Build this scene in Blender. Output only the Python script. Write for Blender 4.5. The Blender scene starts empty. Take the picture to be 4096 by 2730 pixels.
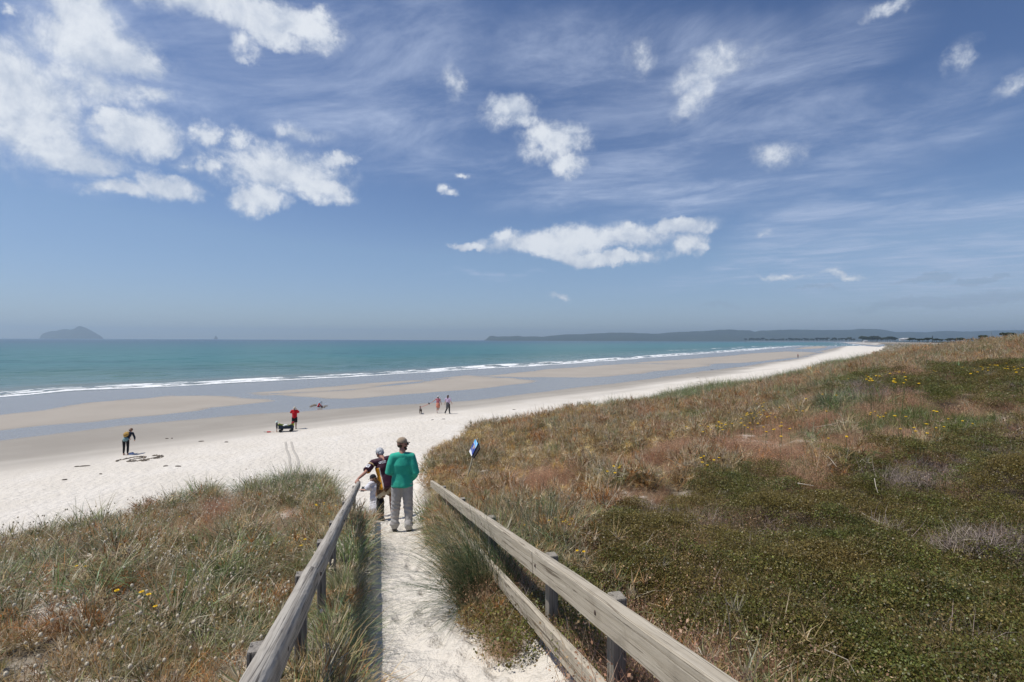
import bpy, bmesh, math, random
import numpy as np
from mathutils import Vector, Matrix, Euler
random.seed(7)
RNG = np.random.default_rng(7)
SC = bpy.context.scene
COL = SC.collection
PI = math.pi

# ------------------------------------------------------------------ helpers
def tag(o, label=None, cat=None, group=None, kind=None):
    if label: o['label'] = label
    if cat: o['category'] = cat
    if group: o['group'] = group
    if kind: o['kind'] = kind
    return o

def link(o, parent=None):
    COL.objects.link(o)
    if parent is not None: o.parent = parent
    return o

def empty(name, loc=(0, 0, 0), rz=0.0):
    o = bpy.data.objects.new(name, None); COL.objects.link(o)
    o.location = loc; o.rotation_euler = (0, 0, rz); o.empty_display_size = .1
    return o

def np_mesh(name, V, F, smooth=True):
    """V (n,3), F (m,3|4) arrays -> mesh datablock"""
    V = np.asarray(V, dtype=np.float32); F = np.asarray(F, dtype=np.int32)
    me = bpy.data.meshes.new(name)
    k = F.shape[1]
    me.vertices.add(len(V)); me.loops.add(F.size); me.polygons.add(len(F))
    me.vertices.foreach_set('co', V.ravel())
    me.loops.foreach_set('vertex_index', F.ravel())
    me.polygons.foreach_set('loop_start', np.arange(0, F.size, k, dtype=np.int32))
    me.polygons.foreach_set('loop_total', np.full(len(F), k, dtype=np.int32))
    me.polygons.foreach_set('use_smooth', np.full(len(F), smooth, dtype=bool))
    me.update(calc_edges=True)
    return me

def fattr(me, name, vals):
    a = me.attributes.new(name, 'FLOAT', 'POINT'); a.data.foreach_set('value', np.asarray(vals, dtype=np.float32))

def cattr(me, name, rgb):
    a = me.attributes.new(name, 'FLOAT_COLOR', 'POINT')
    rgb = np.asarray(rgb, dtype=np.float32)
    a.data.foreach_set('color', np.c_[rgb, np.ones(len(rgb), np.float32)].ravel())

def obj(name, me, mat=None, parent=None, loc=None):
    o = bpy.data.objects.new(name, me); link(o, parent)
    if mat: me.materials.append(mat)
    if loc is not None: o.location = loc
    return o

class MB:
    """collects tubes, boxes, ellipsoids, lathes: one mesh"""
    def __init__(s): s.v = []; s.f = []
    def box(s, c, size, M=None):
        b = len(s.v); hx, hy, hz = [k / 2 for k in size]
        for x in (-hx, hx):
            for y in (-hy, hy):
                for z in (-hz, hz):
                    p = Vector((x, y, z))
                    if M is not None: p = M @ p
                    s.v.append(Vector(c) + p)
        for q in ((0, 1, 3, 2), (4, 6, 7, 5), (0, 4, 5, 1), (2, 3, 7, 6), (0, 2, 6, 4), (1, 5, 7, 3)):
            s.f.append([b + i for i in q])
        return s
    def tube(s, pts, rads, n=10, sq=None, caps=True):
        """round sections along pts; sq=(axis, k) flattens the section along axis"""
        pts = [Vector(p) for p in pts]; rads = list(rads) if hasattr(rads, '__len__') else [rads] * len(pts)
        rows = []
        def tan(i):
            a = pts[max(i - 1, 0)]; b = pts[min(i + 1, len(pts) - 1)]
            t = b - a
            return t.normalized() if t.length > 1e-9 else Vector((0, 0, 1))
        seq = []
        ck = float(caps)
        if caps:
            t0 = tan(0)
            for a in (80, 55, 28): seq.append((pts[0] - t0 * ck * rads[0] * math.sin(math.radians(a)), rads[0] * math.cos(math.radians(a)), t0))
        for i in range(len(pts)): seq.append((pts[i], rads[i], tan(i)))
        if caps:
            t1 = tan(len(pts) - 1)
            for a in (28, 55, 80): seq.append((pts[-1] + t1 * ck * rads[-1] * math.sin(math.radians(a)), rads[-1] * math.cos(math.radians(a)), t1))
        prev = None
        for c, r, t in seq:
            if prev is None:
                u = t.cross(Vector((0, 0, 1)) if abs(t.z) < .9 else Vector((0, 1, 0))).normalized()
            else:
                u = (prev - t * prev.dot(t)).normalized()
            prev = u; w = t.cross(u)
            b = len(s.v)
            for k in range(n):
                o = (u * math.cos(2 * PI * k / n) + w * math.sin(2 * PI * k / n)) * r
                if sq is not None:
                    ax = Vector(sq[0]).normalized(); o -= ax * o.dot(ax) * (1 - sq[1])
                s.v.append(c + o)
            rows.append(b)
        for a, b in zip(rows, rows[1:]):
            for k in range(n): s.f.append([a + k, a + (k + 1) % n, b + (k + 1) % n, b + k])
        s.f.append([rows[0] + k for k in range(n)][::-1]); s.f.append([rows[-1] + k for k in range(n)])
        return s
    def ell(s, c, r, M=None, nu=16, nv=10):
        b = len(s.v); c = Vector(c)
        for j in range(nv + 1):
            th = PI * (j + .02) / (nv + .04)
            for i in range(nu):
                p = Vector((r[0] * math.sin(th) * math.cos(2 * PI * i / nu), r[1] * math.sin(th) * math.sin(2 * PI * i / nu), r[2] * math.cos(th)))
                if M is not None: p = M @ p
                s.v.append(c + p)
        for j in range(nv):
            for i in range(nu):
                a = b + j * nu + i; a2 = b + j * nu + (i + 1) % nu
                s.f.append([a, a + nu, a2 + nu, a2])
        s.f.append([b + i for i in range(nu)]); s.f.append([b + nv * nu + i for i in range(nu)][::-1])
        return s
    def lathe(s, prof, c=(0, 0, 0), M=None, n=24, fn=None, cap=True):
        """prof list of (r,z); fn(angle,r,z)->(r,z) perturbs"""
        b = len(s.v); c = Vector(c)
        for r, z in prof:
            for i in range(n):
                a = 2 * PI * i / n
                rr, zz = fn(a, r, z) if fn else (r, z)
                p = Vector((rr * math.cos(a), rr * math.sin(a), zz))
                if M is not None: p = M @ p
                s.v.append(c + p)
        for j in range(len(prof) - 1):
            for i in range(n):
                a = b + j * n + i; a2 = b + j * n + (i + 1) % n
                s.f.append([a, a2, a2 + n, a + n])
        if cap:
            s.f.append([b + i for i in range(n)][::-1]); s.f.append([b + (len(prof) - 1) * n + i for i in range(n)])
        return s
    def tri(s, *p):
        b = len(s.v); s.v += [Vector(q) for q in p]; s.f.append(list(range(b, b + len(p)))); return s
    def mesh(s, name, smooth=True):
        me = bpy.data.meshes.new(name)
        me.from_pydata([tuple(v) for v in s.v], [], s.f); me.update()
        bm = bmesh.new(); bm.from_mesh(me); bmesh.ops.recalc_face_normals(bm, faces=bm.faces); bm.to_mesh(me); bm.free()
        if smooth:
            me.polygons.foreach_set('use_smooth', [True] * len(me.polygons))
        return me
    def build(s, name, mat=None, parent=None, smooth=True, loc=None):
        return obj(name, s.mesh(name, smooth), mat, parent, loc)

def fused(mb, name, voxel, smooth_it=4, fn=None):
    """fuse overlapping closed pieces into one continuous skin"""
    o = bpy.data.objects.new('tmp', mb.mesh('tmp')); COL.objects.link(o)
    r = o.modifiers.new('r', 'REMESH'); r.mode = 'VOXEL'; r.voxel_size = voxel; r.use_smooth_shade = True
    if smooth_it:
        m = o.modifiers.new('s', 'SMOOTH'); m.factor = .5; m.iterations = smooth_it
    dg = bpy.context.evaluated_depsgraph_get(); dg.update()
    me = bpy.data.meshes.new_from_object(o.evaluated_get(dg), depsgraph=dg)
    me.name = name
    old = o.data; bpy.data.objects.remove(o); bpy.data.meshes.remove(old)
    me.polygons.foreach_set('use_smooth', [True] * len(me.polygons))
    if fn is not None:
        n = len(me.vertices); co = np.empty(n * 3, np.float32); me.vertices.foreach_get('co', co); co = co.reshape(-1, 3)
        no = np.empty(n * 3, np.float32); me.vertices.foreach_get('normal', no); no = no.reshape(-1, 3)
        res = fn(co.astype(float), no.astype(float))
        if isinstance(res, tuple): co2, rgb = res
        else: co2, rgb = None, res
        if co2 is not None: me.vertices.foreach_set('co', co2.astype(np.float32).ravel()); me.update()
        if rgb is not None: cattr(me, 'col', rgb)
    return me

# ------------------------------------------------------------------ numpy noise
def _h(ix, iy, seed):
    v = np.sin(ix * 127.1 + iy * 311.7 + seed * 74.7) * 43758.5453
    return v - np.floor(v)
def vnoise(x, y, seed=0):
    ix = np.floor(x); iy = np.floor(y); fx = x - ix; fy = y - iy
    fx = fx * fx * (3 - 2 * fx); fy = fy * fy * (3 - 2 * fy)
    a = _h(ix, iy, seed); b = _h(ix + 1, iy, seed); c = _h(ix, iy + 1, seed); d = _h(ix + 1, iy + 1, seed)
    return (a * (1 - fx) + b * fx) * (1 - fy) + (c * (1 - fx) + d * fx) * fy
def fbm(x, y, octv=4, seed=0):
    s = 0; a = .5; t = 0
    for i in range(octv):
        s = s + a * vnoise(x, y, seed + i * 13); t += a; a *= .5; x = x * 2.03 + 11.3; y = y * 2.03 - 7.7
    return s / t
def sstep(a, b, x):
    t = np.clip((x - a) / (b - a), 0, 1); return t * t * (3 - 2 * t)
def seg_dist(x, y, P):
    """unsigned distance to polyline, side sign (+ = right of travel), arclength of nearest"""
    best = np.full(np.shape(x), 1e18); sg = np.zeros(np.shape(x)); al = np.zeros(np.shape(x)); L = 0
    for (ax, ay), (bx, by) in zip(P, P[1:]):
        dx, dy = bx - ax, by - ay; l2 = dx * dx + dy * dy
        t = np.clip(((x - ax) * dx + (y - ay) * dy) / l2, 0, 1)
        d2 = (x - ax - t * dx) ** 2 + (y - ay - t * dy) ** 2
        cr = (x - ax) * dy - (y - ay) * dx
        m = d2 < best
        best = np.where(m, d2, best); sg = np.where(m, np.sign(cr), sg); al = np.where(m, L + t * l2 ** .5, al)
        L += l2 ** .5
    return np.sqrt(best), sg, al
def in_poly(x, y, P):
    r = np.zeros(np.shape(x), bool); n = len(P)
    for i in range(n):
        x0, y0 = P[i]; x1, y1 = P[(i + 1) % n]
        c = ((y0 > y) != (y1 > y)) & (x < (x1 - x0) * (y - y0) / ((y1 - y0) + 1e-12) + x0)
        r ^= c
    return r
def sd_poly(x, y, P):
    """positive inside"""
    d, _, _ = seg_dist(x, y, list(P) + [P[0]])
    return np.where(in_poly(x, y, P), d, -d)

# ------------------------------------------------------------------ camera (the photograph is 4096 x 2730; 18 mm on full frame)
CAMZ = 7.0
FPX = 2048.0
Mcam = (Matrix.Rotation(PI / 2 - math.radians(.112), 4, 'X') @ Matrix.Rotation(.0039, 4, 'Z')).to_3x3()
def ray(u, v):
    d = Mcam @ Vector(((u - 2048) / FPX, -(v - 1365) / FPX, -1))
    return d / d.y
def at_d(u, v, d):
    """the point seen at photo pixel (u,v), d metres ahead"""
    r = ray(u, v); return Vector((r.x * d, d, CAMZ + r.z * d))
def at_z(u, v, z):
    r = ray(u, v); k = (z - CAMZ) / r.z; return Vector((r.x * k, k, z))
def pix(x, y, z):
    p = Mcam.transposed() @ Vector((x, y, z - CAMZ)); return (2048 + FPX * p.x / -p.z, 1365 - FPX * p.y / -p.z)
cam_d = bpy.data.cameras.new('camera'); cam = bpy.data.objects.new('camera', cam_d); COL.objects.link(cam)
cam_d.lens = 18; cam_d.sensor_width = 36; cam_d.sensor_fit = 'HORIZONTAL'
cam_d.clip_start = .05; cam_d.clip_end = 60000
cam.location = (0, 0, CAMZ); cam.rotation_euler = Mcam.to_euler()
SC.camera = cam

# ------------------------------------------------------------------ node helpers
class NT:
    def __init__(s, tree): s.t = tree; s.n = tree.nodes; s.l = tree.links
    def __call__(s, typ, **kw):
        n = s.n.new(typ)
        for k, v in kw.items():
            if k == 'inp':
                for kk, vv in v.items():
                    if hasattr(vv, 'is_output') or isinstance(vv, bpy.types.NodeSocket): s.l.new(vv, n.inputs[kk])
                    else: n.inputs[kk].default_value = vv
            else: setattr(n, k, v)
        return n
    def math(s, op, a, b=None, clamp=False):
        n = s.n.new('ShaderNodeMath'); n.operation = op; n.use_clamp = clamp
        for i, q in enumerate((a, b)):
            if q is None: continue
            if isinstance(q, bpy.types.NodeSocket): s.l.new(q, n.inputs[i])
            else: n.inputs[i].default_value = q
        return n.outputs[0]
    def mix(s, fac, a, b, blend='MIX'):
        n = s.n.new('ShaderNodeMix'); n.data_type = 'RGBA'; n.blend_type = blend
        for i, q in ((0, fac), (6, a), (7, b)):
            if isinstance(q, bpy.types.NodeSocket): s.l.new(q, n.inputs[i])
            else: n.inputs[i].default_value = q if i == 0 else (tuple(q) + (1,))[:4]
        return n.outputs[2]
    def noise(s, vec, scale, detail=4, rough=.5, dist=0, dims='3D', out=0):
        n = s.n.new('ShaderNodeTexNoise'); n.noise_dimensions = dims
        if vec is not None: s.l.new(vec, n.inputs['Vector'])
        n.inputs['Scale'].default_value = scale; n.inputs['Detail'].default_value = detail
        n.inputs['Roughness'].default_value = rough; n.inputs['Distortion'].default_value = dist
        return n.outputs[out]
    def ss(s, x, a, b, o0=0., o1=1.):
        n = s.n.new('ShaderNodeMapRange'); n.interpolation_type = 'SMOOTHSTEP'
        s.l.new(x, n.inputs[0])
        for i, q in ((1, a), (2, b), (3, o0), (4, o1)): n.inputs[i].default_value = q
        return n.outputs[0]
    def lin(s, x, a, b, o0=0., o1=1.):
        n = s.n.new('ShaderNodeMapRange')
        s.l.new(x, n.inputs[0])
        for i, q in ((1, a), (2, b), (3, o0), (4, o1)): n.inputs[i].default_value = q
        return n.outputs[0]
    def attr(s, name, typ='GEOMETRY'):
        n = s.n.new('ShaderNodeAttribute'); n.attribute_type = typ; n.attribute_name = name; return n
    def map(s, vec, scale=(1, 1, 1), rot=(0, 0, 0), loc=(0, 0, 0), typ='POINT'):
        n = s.n.new('ShaderNodeMapping'); n.vector_type = typ; s.l.new(vec, n.inputs[0])
        n.inputs['Scale'].default_value = scale; n.inputs['Rotation'].default_value = rot; n.inputs['Location'].default_value = loc
        return n.outputs[0]
    def bump(s, h, strength=.5, dist=.02, normal=None):
        n = s.n.new('ShaderNodeBump'); s.l.new(h, n.inputs['Height'])
        n.inputs['Strength'].default_value = strength; n.inputs['Distance'].default_value = dist
        if normal is not None: s.l.new(normal, n.inputs['Normal'])
        return n.outputs[0]

def new_mat(name):
    m = bpy.data.materials.new(name); m.use_nodes = True; t = NT(m.node_tree); t.n.clear()
    out = t('ShaderNodeOutputMaterial'); return m, t, out

def simple(name, rgb, rough=.8, var=.15, scale=6, bump=.0, bscale=40, spec=.3, col_attr=False, sheen=0, bdist=.01):
    m, t, out = new_mat(name)
    co = t('ShaderNodeTexCoord').outputs['Object']
    n = t.noise(co, scale, 5, .6)
    base = t.attr('col').outputs['Color'] if col_attr else None
    if base is None:
        rgbn = t('ShaderNodeRGB'); rgbn.outputs[0].default_value = (*rgb, 1); base = rgbn.outputs[0]
    k = t.lin(n, .25, .75, 1 - var, 1 + var)
    kc = t('ShaderNodeCombineColor', inp={0: k, 1: k, 2: k}).outputs[0]
    c = t.mix(1, base, kc, 'MULTIPLY')
    p = t('ShaderNodeBsdfPrincipled', inp={'Base Color': c, 'Roughness': rough, 'Specular IOR Level': spec})
    if sheen: p.inputs['Sheen Weight'].default_value = sheen
    if bump:
        b = t.bump(t.noise(co, bscale, 4, .6), bump, bdist); t.l.new(b, p.inputs['Normal'])
    t.l.new(p.outputs[0], out.inputs[0]); return m
# ------------------------------------------------------------------ render, light, sky
EXPOSURE = 0.52
SUN_EL, SUN_AZ = 64.5, 10.0      # the sun stands high on the left, a little behind the viewer
SC.view_settings.view_transform = 'Standard'; SC.view_settings.look = 'None'
SC.view_settings.exposure = EXPOSURE; SC.view_settings.gamma = 1
SC.render.film_transparent = False
SC.cycles.max_bounces = 6; SC.cycles.diffuse_bounces = 3; SC.cycles.glossy_bounces = 3; SC.cycles.transmission_bounces = 3
SC.cycles.sample_clamp_indirect = 6; SC.cycles.sample_clamp_direct = 0
SC.cycles.volume_bounces = 0
e, a = math.radians(SUN_EL), math.radians(SUN_AZ)
SUN_DIR = Vector((-math.cos(e) * math.cos(a), -math.cos(e) * math.sin(a), math.sin(e)))
sd = bpy.data.lights.new('sun', 'SUN'); sd.energy = 3.0; sd.angle = math.radians(.53); sd.color = (1, .955, .89)
so = bpy.data.objects.new('sun', sd); COL.objects.link(so); so.location = (-40, -10, 80)
so.rotation_euler = (-SUN_DIR).to_track_quat('-Z', 'Y').to_euler()

W = bpy.data.worlds.new('World'); SC.world = W; W.cycles.sampling_method = 'MANUAL'; W.cycles.sample_map_resolution = 512; W.use_nodes = True
t = NT(W.node_tree); t.n.clear()
wout = t('ShaderNodeOutputWorld')
sky = t('ShaderNodeTexSky'); sky.sky_type = 'NISHITA'; sky.sun_disc = False
sky.sun_elevation = e; sky.sun_rotation = math.atan2(SUN_DIR.x, SUN_DIR.y) % (2 * PI)
sky.altitude = 0; sky.air_density = 1.0; sky.dust_density = .15; sky.ozone_density = 4.0
# the camera's tone: deepen the blue overhead, hold back the glare low down
sk_ = t('ShaderNodeSeparateColor', inp={0: sky.outputs[0]}); ch_ = []
for i_, (m0, m1, g0, g1) in enumerate(((2.47, 2.72, 1.4, .72), (4.03, 4.35, 1.3, .7), (5.95, 6.85, 1.2, .85))):
    q_ = t.math('DIVIDE', sk_.outputs[i_], m0)
    ch_.append(t.math('MULTIPLY', t.math('MULTIPLY', t.math('POWER', t.math('MINIMUM', q_, 1), g0), t.math('POWER', t.math('MAXIMUM', q_, 1), g1)), m1))
skc = t('ShaderNodeCombineColor', inp={0: ch_[0], 1: ch_[1], 2: ch_[2]}).outputs[0]
bg_sky = t('ShaderNodeBackground', inp={'Color': skc, 'Strength': .061})
tc = t('ShaderNodeTexCoord').outputs['Generated']
sep = t('ShaderNodeSeparateXYZ', inp={0: tc})
az = t.math('ARCTAN2', sep.outputs[0], sep.outputs[1]); el = t.math('ARCSINE', sep.outputs[2])
pv = t('ShaderNodeCombineXYZ', inp={0: az, 1: el}).outputs[0]
# ragged cloud outlines: the direction is shaken by noise before it is compared with each cloud's place
def shake(scale, amp, detail):
    c = t.noise(tc, scale, detail, .66, out=1)
    return t('ShaderNodeVectorMath', operation='MULTIPLY_ADD', inp={0: c, 1: (amp, amp * .7, 0), 2: (-amp / 2, -amp * .35, 0)}).outputs[0]
w1 = shake(9, .13, 10)
pw = t('ShaderNodeVectorMath', operation='ADD', inp={0: pv, 1: w1}).outputs[0]
w2 = shake(3.0, .22, 4)
pc = t('ShaderNodeVectorMath', operation='ADD', inp={0: pv, 1: w2}).outputs[0]
K = 4096 / 2353
def sky_at(cx, cy):
    r = ray(cx * K, cy * K).normalized(); return math.atan2(r.x, r.y), math.asin(r.z)
def clouds(vec, lst):
    acc = None
    for q in lst:
        cx, cy, rx, ry = q[:4]; s = q[4] if len(q) > 4 else 1.0; rot = q[5] if len(q) > 5 else 0.0
        a0, e0 = sky_at(cx, cy); a1, _ = sky_at(cx + rx, cy); a2, _ = sky_at(cx - rx, cy); _, e1 = sky_at(cx, cy - ry); _, e2 = sky_at(cx, cy + ry)
        m = t.map(vec, ((a1 - a2) / 2 * 1.5, max((e1 - e2) / 2 * 1.5, .006), 1), (0, 0, rot), (a0, e0, 0), 'TEXTURE')
        g = t('ShaderNodeTexGradient', gradient_type='SPHERICAL', inp={0: m}).outputs['Fac']
        if s != 1.0: g = t.math('MULTIPLY', g, s)
        acc = g if acc is None else t.math('MAXIMUM', acc, g)
    return acc
CUM = [(50, 250, 150, 130), (140, 345, 150, 45), (10, 170, 90, 70), (200, 100, 170, 65), (290, 130, 80, 45), (180, 25, 100, 55), (5, 25, 25, 25, .8),
       (550, 32, 190, 54), (680, 50, 90, 45), (620, 85, 80, 30), (470, 15, 110, 45), (330, 215, 60, 24, .8), (330, 310, 85, 54), (230, 200, 140, 40, .6), (150, 170, 60, 30, .6), (285, 285, 45, 40),
       (455, 310, 35, 24, .85), (530, 320, 40, 26, .85), (270, 425, 110, 22), (375, 425, 80, 34), (640, 390, 150, 52), (735, 430, 60, 34), (600, 455, 60, 28, .9),
       (765, 365, 50, 18, .8), (480, 372, 28, 18, .7), (690, 300, 85, 24, .5), (575, 120, 40, 25, .55), (1165, 258, 60, 34, .85), (1195, 285, 40, 22, .75), (1270, 325, 80, 42, .9), (1315, 380, 34, 24, .7),
       (1310, 300, 40, 22, .75), (1045, 195, 26, 36, .38), (1250, 560, 115, 28), (1400, 540, 160, 26), (1400, 588, 120, 16), (1555, 520, 85, 18, .9), (1590, 560, 42, 26, .9),
       (1090, 566, 38, 9, .8), (1165, 543, 30, 12, .8), (1045, 414, 22, 9, .7), (1012, 442, 13, 14, .7), (1030, 455, 20, 10, .5), (1640, 165, 110, 38, .50, .2), (1610, 225, 80, 38, .46, .6), (1480, 140, 44, 48, .36),
       (1780, 358, 62, 30, .48), (2205, 130, 50, 34, .46, .9), (2335, 200, 70, 22, .45, .4), (2060, 20, 70, 20, .5, .2), (1740, 532, 25, 11, .5), (1950, 622, 60, 8, .6), (1800, 634, 80, 7, .5), (1288, 687, 18, 6, .8)]
CIR = [(900, 90, 260, 160, .75), (760, 230, 380, 120, .85), (430, 130, 380, 180, .8), (100, 120, 320, 260, .9), (1300, 140, 230, 110, .62), (1480, 190, 230, 130, 1.0), (1600, 400, 400, 110, .9), (2130, 550, 420, 110, 1.35), (1900, 110, 200, 80, .7),
       (1980, 250, 340, 80, .65, -.2), (2300, 640, 300, 70, 1.0), (1350, 440, 300, 60, .6), (1050, 360, 260, 70, .65), (1650, 190, 220, 110, 1.0), (1700, 630, 300, 20, .5), (1120, 622, 110, 7, .6), (1900, 710, 500, 40, .35)]
GRY = [(2140, 635, 70, 8), (2270, 646, 70, 8, .9), (2200, 692, 260, 16, .8), (1650, 706, 70, 6, .5), (1880, 660, 90, 7, .6)]
F = clouds(pw, CUM)
n1 = t.noise(tc, 9, 10, .64, .4); n2 = t.noise(tc, 30, 8, .68, .3)
nn = t.math('ADD', t.math('MULTIPLY', t.math('SUBTRACT', n1, .5), 1.05), t.math('MULTIPLY', t.math('SUBTRACT', n2, .5), .75))
dens = t.math('ADD', F, t.math('MULTIPLY', nn, t.ss(F, .0, .3)))
A = t.math('MULTIPLY', t.ss(dens, .04, .64), .93)
# high thin cloud: noise drawn out along one heading on a plane overhead
zc = t.math('MAXIMUM', sep.outputs[2], .03)
px_ = t('ShaderNodeCombineXYZ', inp={0: t.math('DIVIDE', sep.outputs[0], zc), 1: t.math('DIVIDE', sep.outputs[1], zc)}).outputs[0]
cn1 = t.noise(t.map(px_, (1.35, .85, 1), (0, 0, -.45), (0, 0, 0), 'TEXTURE'), 1.5, 10, .68, .5)
cn2 = t.noise(t.map(px_, (1.3, .9, 1), (0, 0, -.7), (0, 0, 0), 'TEXTURE'), .8, 6, .6, .6)
cn3 = t.noise(t.map(px_, (2.6, .5, 1), (0, 0, -.38), (0, 0, 0), 'TEXTURE'), 2.2, 6, .6, .2)
G = clouds(pc, CIR)
cmix = t.math('ADD', t.math('MULTIPLY', cn1, .70), t.math('ADD', t.math('MULTIPLY', cn2, .25), t.math('MULTIPLY', cn3, .08)))
ci = t.math('MULTIPLY', t.math('MULTIPLY', t.ss(G, .0, .5), t.ss(cmix, .40, .82)), .92)
ci = t.math('ADD', ci, t.math('MULTIPLY', t.ss(G, .15, .8), .10), True)
GR = t.math('MULTIPLY', t.ss(clouds(pw, GRY), .15, .5), .35)
tc2 = t('ShaderNodeVectorMath', operation='ADD', inp={0: tc, 1: (-.016, 0, .022)}).outputs[0]
n1o = t.noise(tc2, 9, 6, .6, .4)
shd = t.math('ADD', t.math('MULTIPLY', t.math('SUBTRACT', n1, n1o), 2.4), t.math('MULTIPLY', t.math('SUBTRACT', n2, .5), .8))
cumc = t.mix(t.ss(t.math('ADD', shd, t.math('MULTIPLY', t.ss(dens, .1, .9), .22)), -.30, .50), (.38, .425, .505), (.575, .60, .635))
bg_c = t('ShaderNodeBackground', inp={'Color': cumc, 'Strength': 1.0})
bg_i = t('ShaderNodeBackground', inp={'Color': (.36, .42, .555, 1), 'Strength': 1.0})
bg_g = t('ShaderNodeBackground', inp={'Color': (.20, .26, .34, 1), 'Strength': 1.0})
mx = t('ShaderNodeMixShader', inp={0: ci, 1: bg_sky.outputs[0], 2: bg_i.outputs[0]})
mx = t('ShaderNodeMixShader', inp={0: GR, 1: mx.outputs[0], 2: bg_g.outputs[0]})
mx = t('ShaderNodeMixShader', inp={0: A, 1: mx.outputs[0], 2: bg_c.outputs[0]})
t.l.new(mx.outputs[0], wout.inputs['Surface'])

# ------------------------------------------------------------------ lie of the land
SEA_Z = -.65
def W2(lst, z): return [tuple(at_z(u, v, z))[:2] for u, v in lst]
SHORE = [(-400, -260), (-150, -22)] + W2([(0, 1589), (309, 1565), (595, 1552), (1011, 1530), (1400, 1509), (1900, 1479), (2197, 1461), (2495, 1440), (2754, 1420), (3010, 1402), (3200, 1385)], SEA_Z) \
    + [(560, 800), (1000, 1500), (1700, 2600), (2500, 3900), (2800, 4700), (2600, 5400), (2200, 5900), (1840, 6250)]
LAND = SHORE + [(1500, 7500), (6000, 14000), (14000, 12000), (14000, -2000), (0, -3000), (-900, -700)]
EDGE = [(-400, -330), (-60, -38), (-25, -4), (-14, 7.3), (-10.7, 10.4), (-8.9, 11.9), (-8.2, 14.2), (-5.8, 15.3), (-4.0, 14.6), (-3.0, 15.4), (-2.9, 19), (-2.2, 23), (-1.0, 27), (3.2, 30.8),
        (8.4, 37.8), (16, 45), (23, 52), (40, 70), (70, 107), (116, 165), (258, 352), (470, 640), (930, 1300), (1650, 2450), (2600, 3850), (3100, 4900), (2900, 5700), (2300, 6300), (1900, 6700)]
INLAND = EDGE + [(1700, 7600), (6000, 14000), (14000, 12000), (14000, -2000), (0, -3000), (-800, -700)]
PATH = [(1.35, -2), (.65, .3), (-.20, 3.2), (-2.02, 9.7), (-3.0, 12.2), (-3.85, 15), (-5.2, 19), (-6.8, 24)]
PATHZ = np.array([6.0, 5.45, 4.86, 3.32, 2.78, 1.95, .95, .55])
_pl = np.r_[0, np.cumsum([math.dist(a, b) for a, b in zip(PATH, PATH[1:])])]
# surveyed heights: (photo x, photo y, metres ahead) or ((x, y), z)
SURV = [(4096, 2730, 3.2), (4096, 2200, 5.5), (4096, 1900, 8.5), (4096, 1700, 12), (4096, 1570, 16), (4096, 1488, 20), (4096, 1450, 30), (4096, 1405, 45), (4096, 1356, 65),
        (3400, 2730, 3.4), (3400, 2200, 6), (3400, 1900, 9.5), (3400, 1700, 14), (3400, 1565, 20), (3400, 1512, 30), (3400, 1478, 52),
        (3700, 1530, 19), (3700, 1490, 22), (3700, 1450, 40), (3700, 1402, 70),
        (2700, 2730, 3.4), (2700, 2200, 6.2), (2700, 1900, 10), (2700, 1700, 16), (2700, 1610, 30), (2200, 2200, 5.8), (2200, 1960, 9.5), (2200, 1770, 17), (1900, 1820, 17),
        (900, 2730, 3.4), (900, 2400, 5), (900, 2160, 7.5), (900, 1975, 12.5), (0, 2730, 3.3), (0, 2400, 5.2), (0, 2210, 8), (450, 2100, 10), (1250, 1960, 12.5), (1250, 2300, 6)]
pts = []
for u, v, d in SURV:
    p = at_d(u, v, d); pts.append((p.x, p.y, p.z - .22))
pts += [(-10.7, 10.4, 2.7), (-8.2, 14.2, 2.75), (-5.8, 15.3, 2.7), (-4, 14.6, 2.5), (-3, 15.4, 2.6), (-2.9, 19, 2.7), (-2.2, 23, 2.5), (-1, 27, 2.4), (8.4, 37.8, 2.4), (23, 52, 2.4), (40, 70, 2.3), (70, 107, 2.4), (116, 165, 2.4),
        (258, 352, 2.6), (470, 640, 3), (930, 1300, 3.5), (1.5, -2, 5.9), (-2.5, -1, 5.5), (4, -1, 5.6), (-.3, .6, 5.3), (-14, 0, 3.6), (-16, 5.5, 2.8), (14, -3, 6.2), (130, 120, 5.2), (105, 120, 4.6), (205, 195, 4.4), (310, 330, 4.2), (520, 500, 4), (900, 800, 4.5), (2000, 1500, 5), (5000, 5000, 6),
        (3000, 4700, 4), (7000, 9000, 8)]
pts = np.array(pts)
def _q(x, y): return np.stack([np.clip(np.arctan2(x, y), -2, 2) * 1.6, np.log(np.hypot(x, y) + .8)], -1)
_qc = _q(pts[:, 0], pts[:, 1])
def _phi(r2): return .5 * r2 * np.log(r2 + 1e-9)
_A = _phi(((_qc[:, None] - _qc[None]) ** 2).sum(-1)) + np.eye(len(pts)) * .004
_P = np.c_[np.ones(len(pts)), _qc]
_S = np.block([[_A, _P], [_P.T, np.zeros((3, 3))]])
_w = np.linalg.solve(_S, np.r_[pts[:, 2], 0, 0, 0])
def dune_z(x, y):
    q = _q(x, y); z = _w[-3] + q[..., 0] * _w[-2] + q[..., 1] * _w[-1]
    for i in range(len(pts)): z = z + _w[i] * _phi(((q - _qc[i]) ** 2).sum(-1))
    return np.clip(z, 2.0, 8.5)
def land(x, y):
    x = np.asarray(x, float); y = np.asarray(y, float)
    d, _, _ = seg_dist(x, y, SHORE); ts = np.where(in_poly(x, y, LAND), d, -d)
    d, _, _ = seg_dist(x, y, EDGE); s = np.where(in_poly(x, y, INLAND), d, -d)
    return ts, s
def path_d(x, y):
    d, _, al = seg_dist(x, y, PATH)
    hw = np.interp(al, _pl, [.90, .86, .80, .66, .70, 1.0, 1.9, 3])
    return d, hw, np.interp(al, _pl, PATHZ)
_fr = np.random.default_rng(99); FOOT = []
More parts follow.
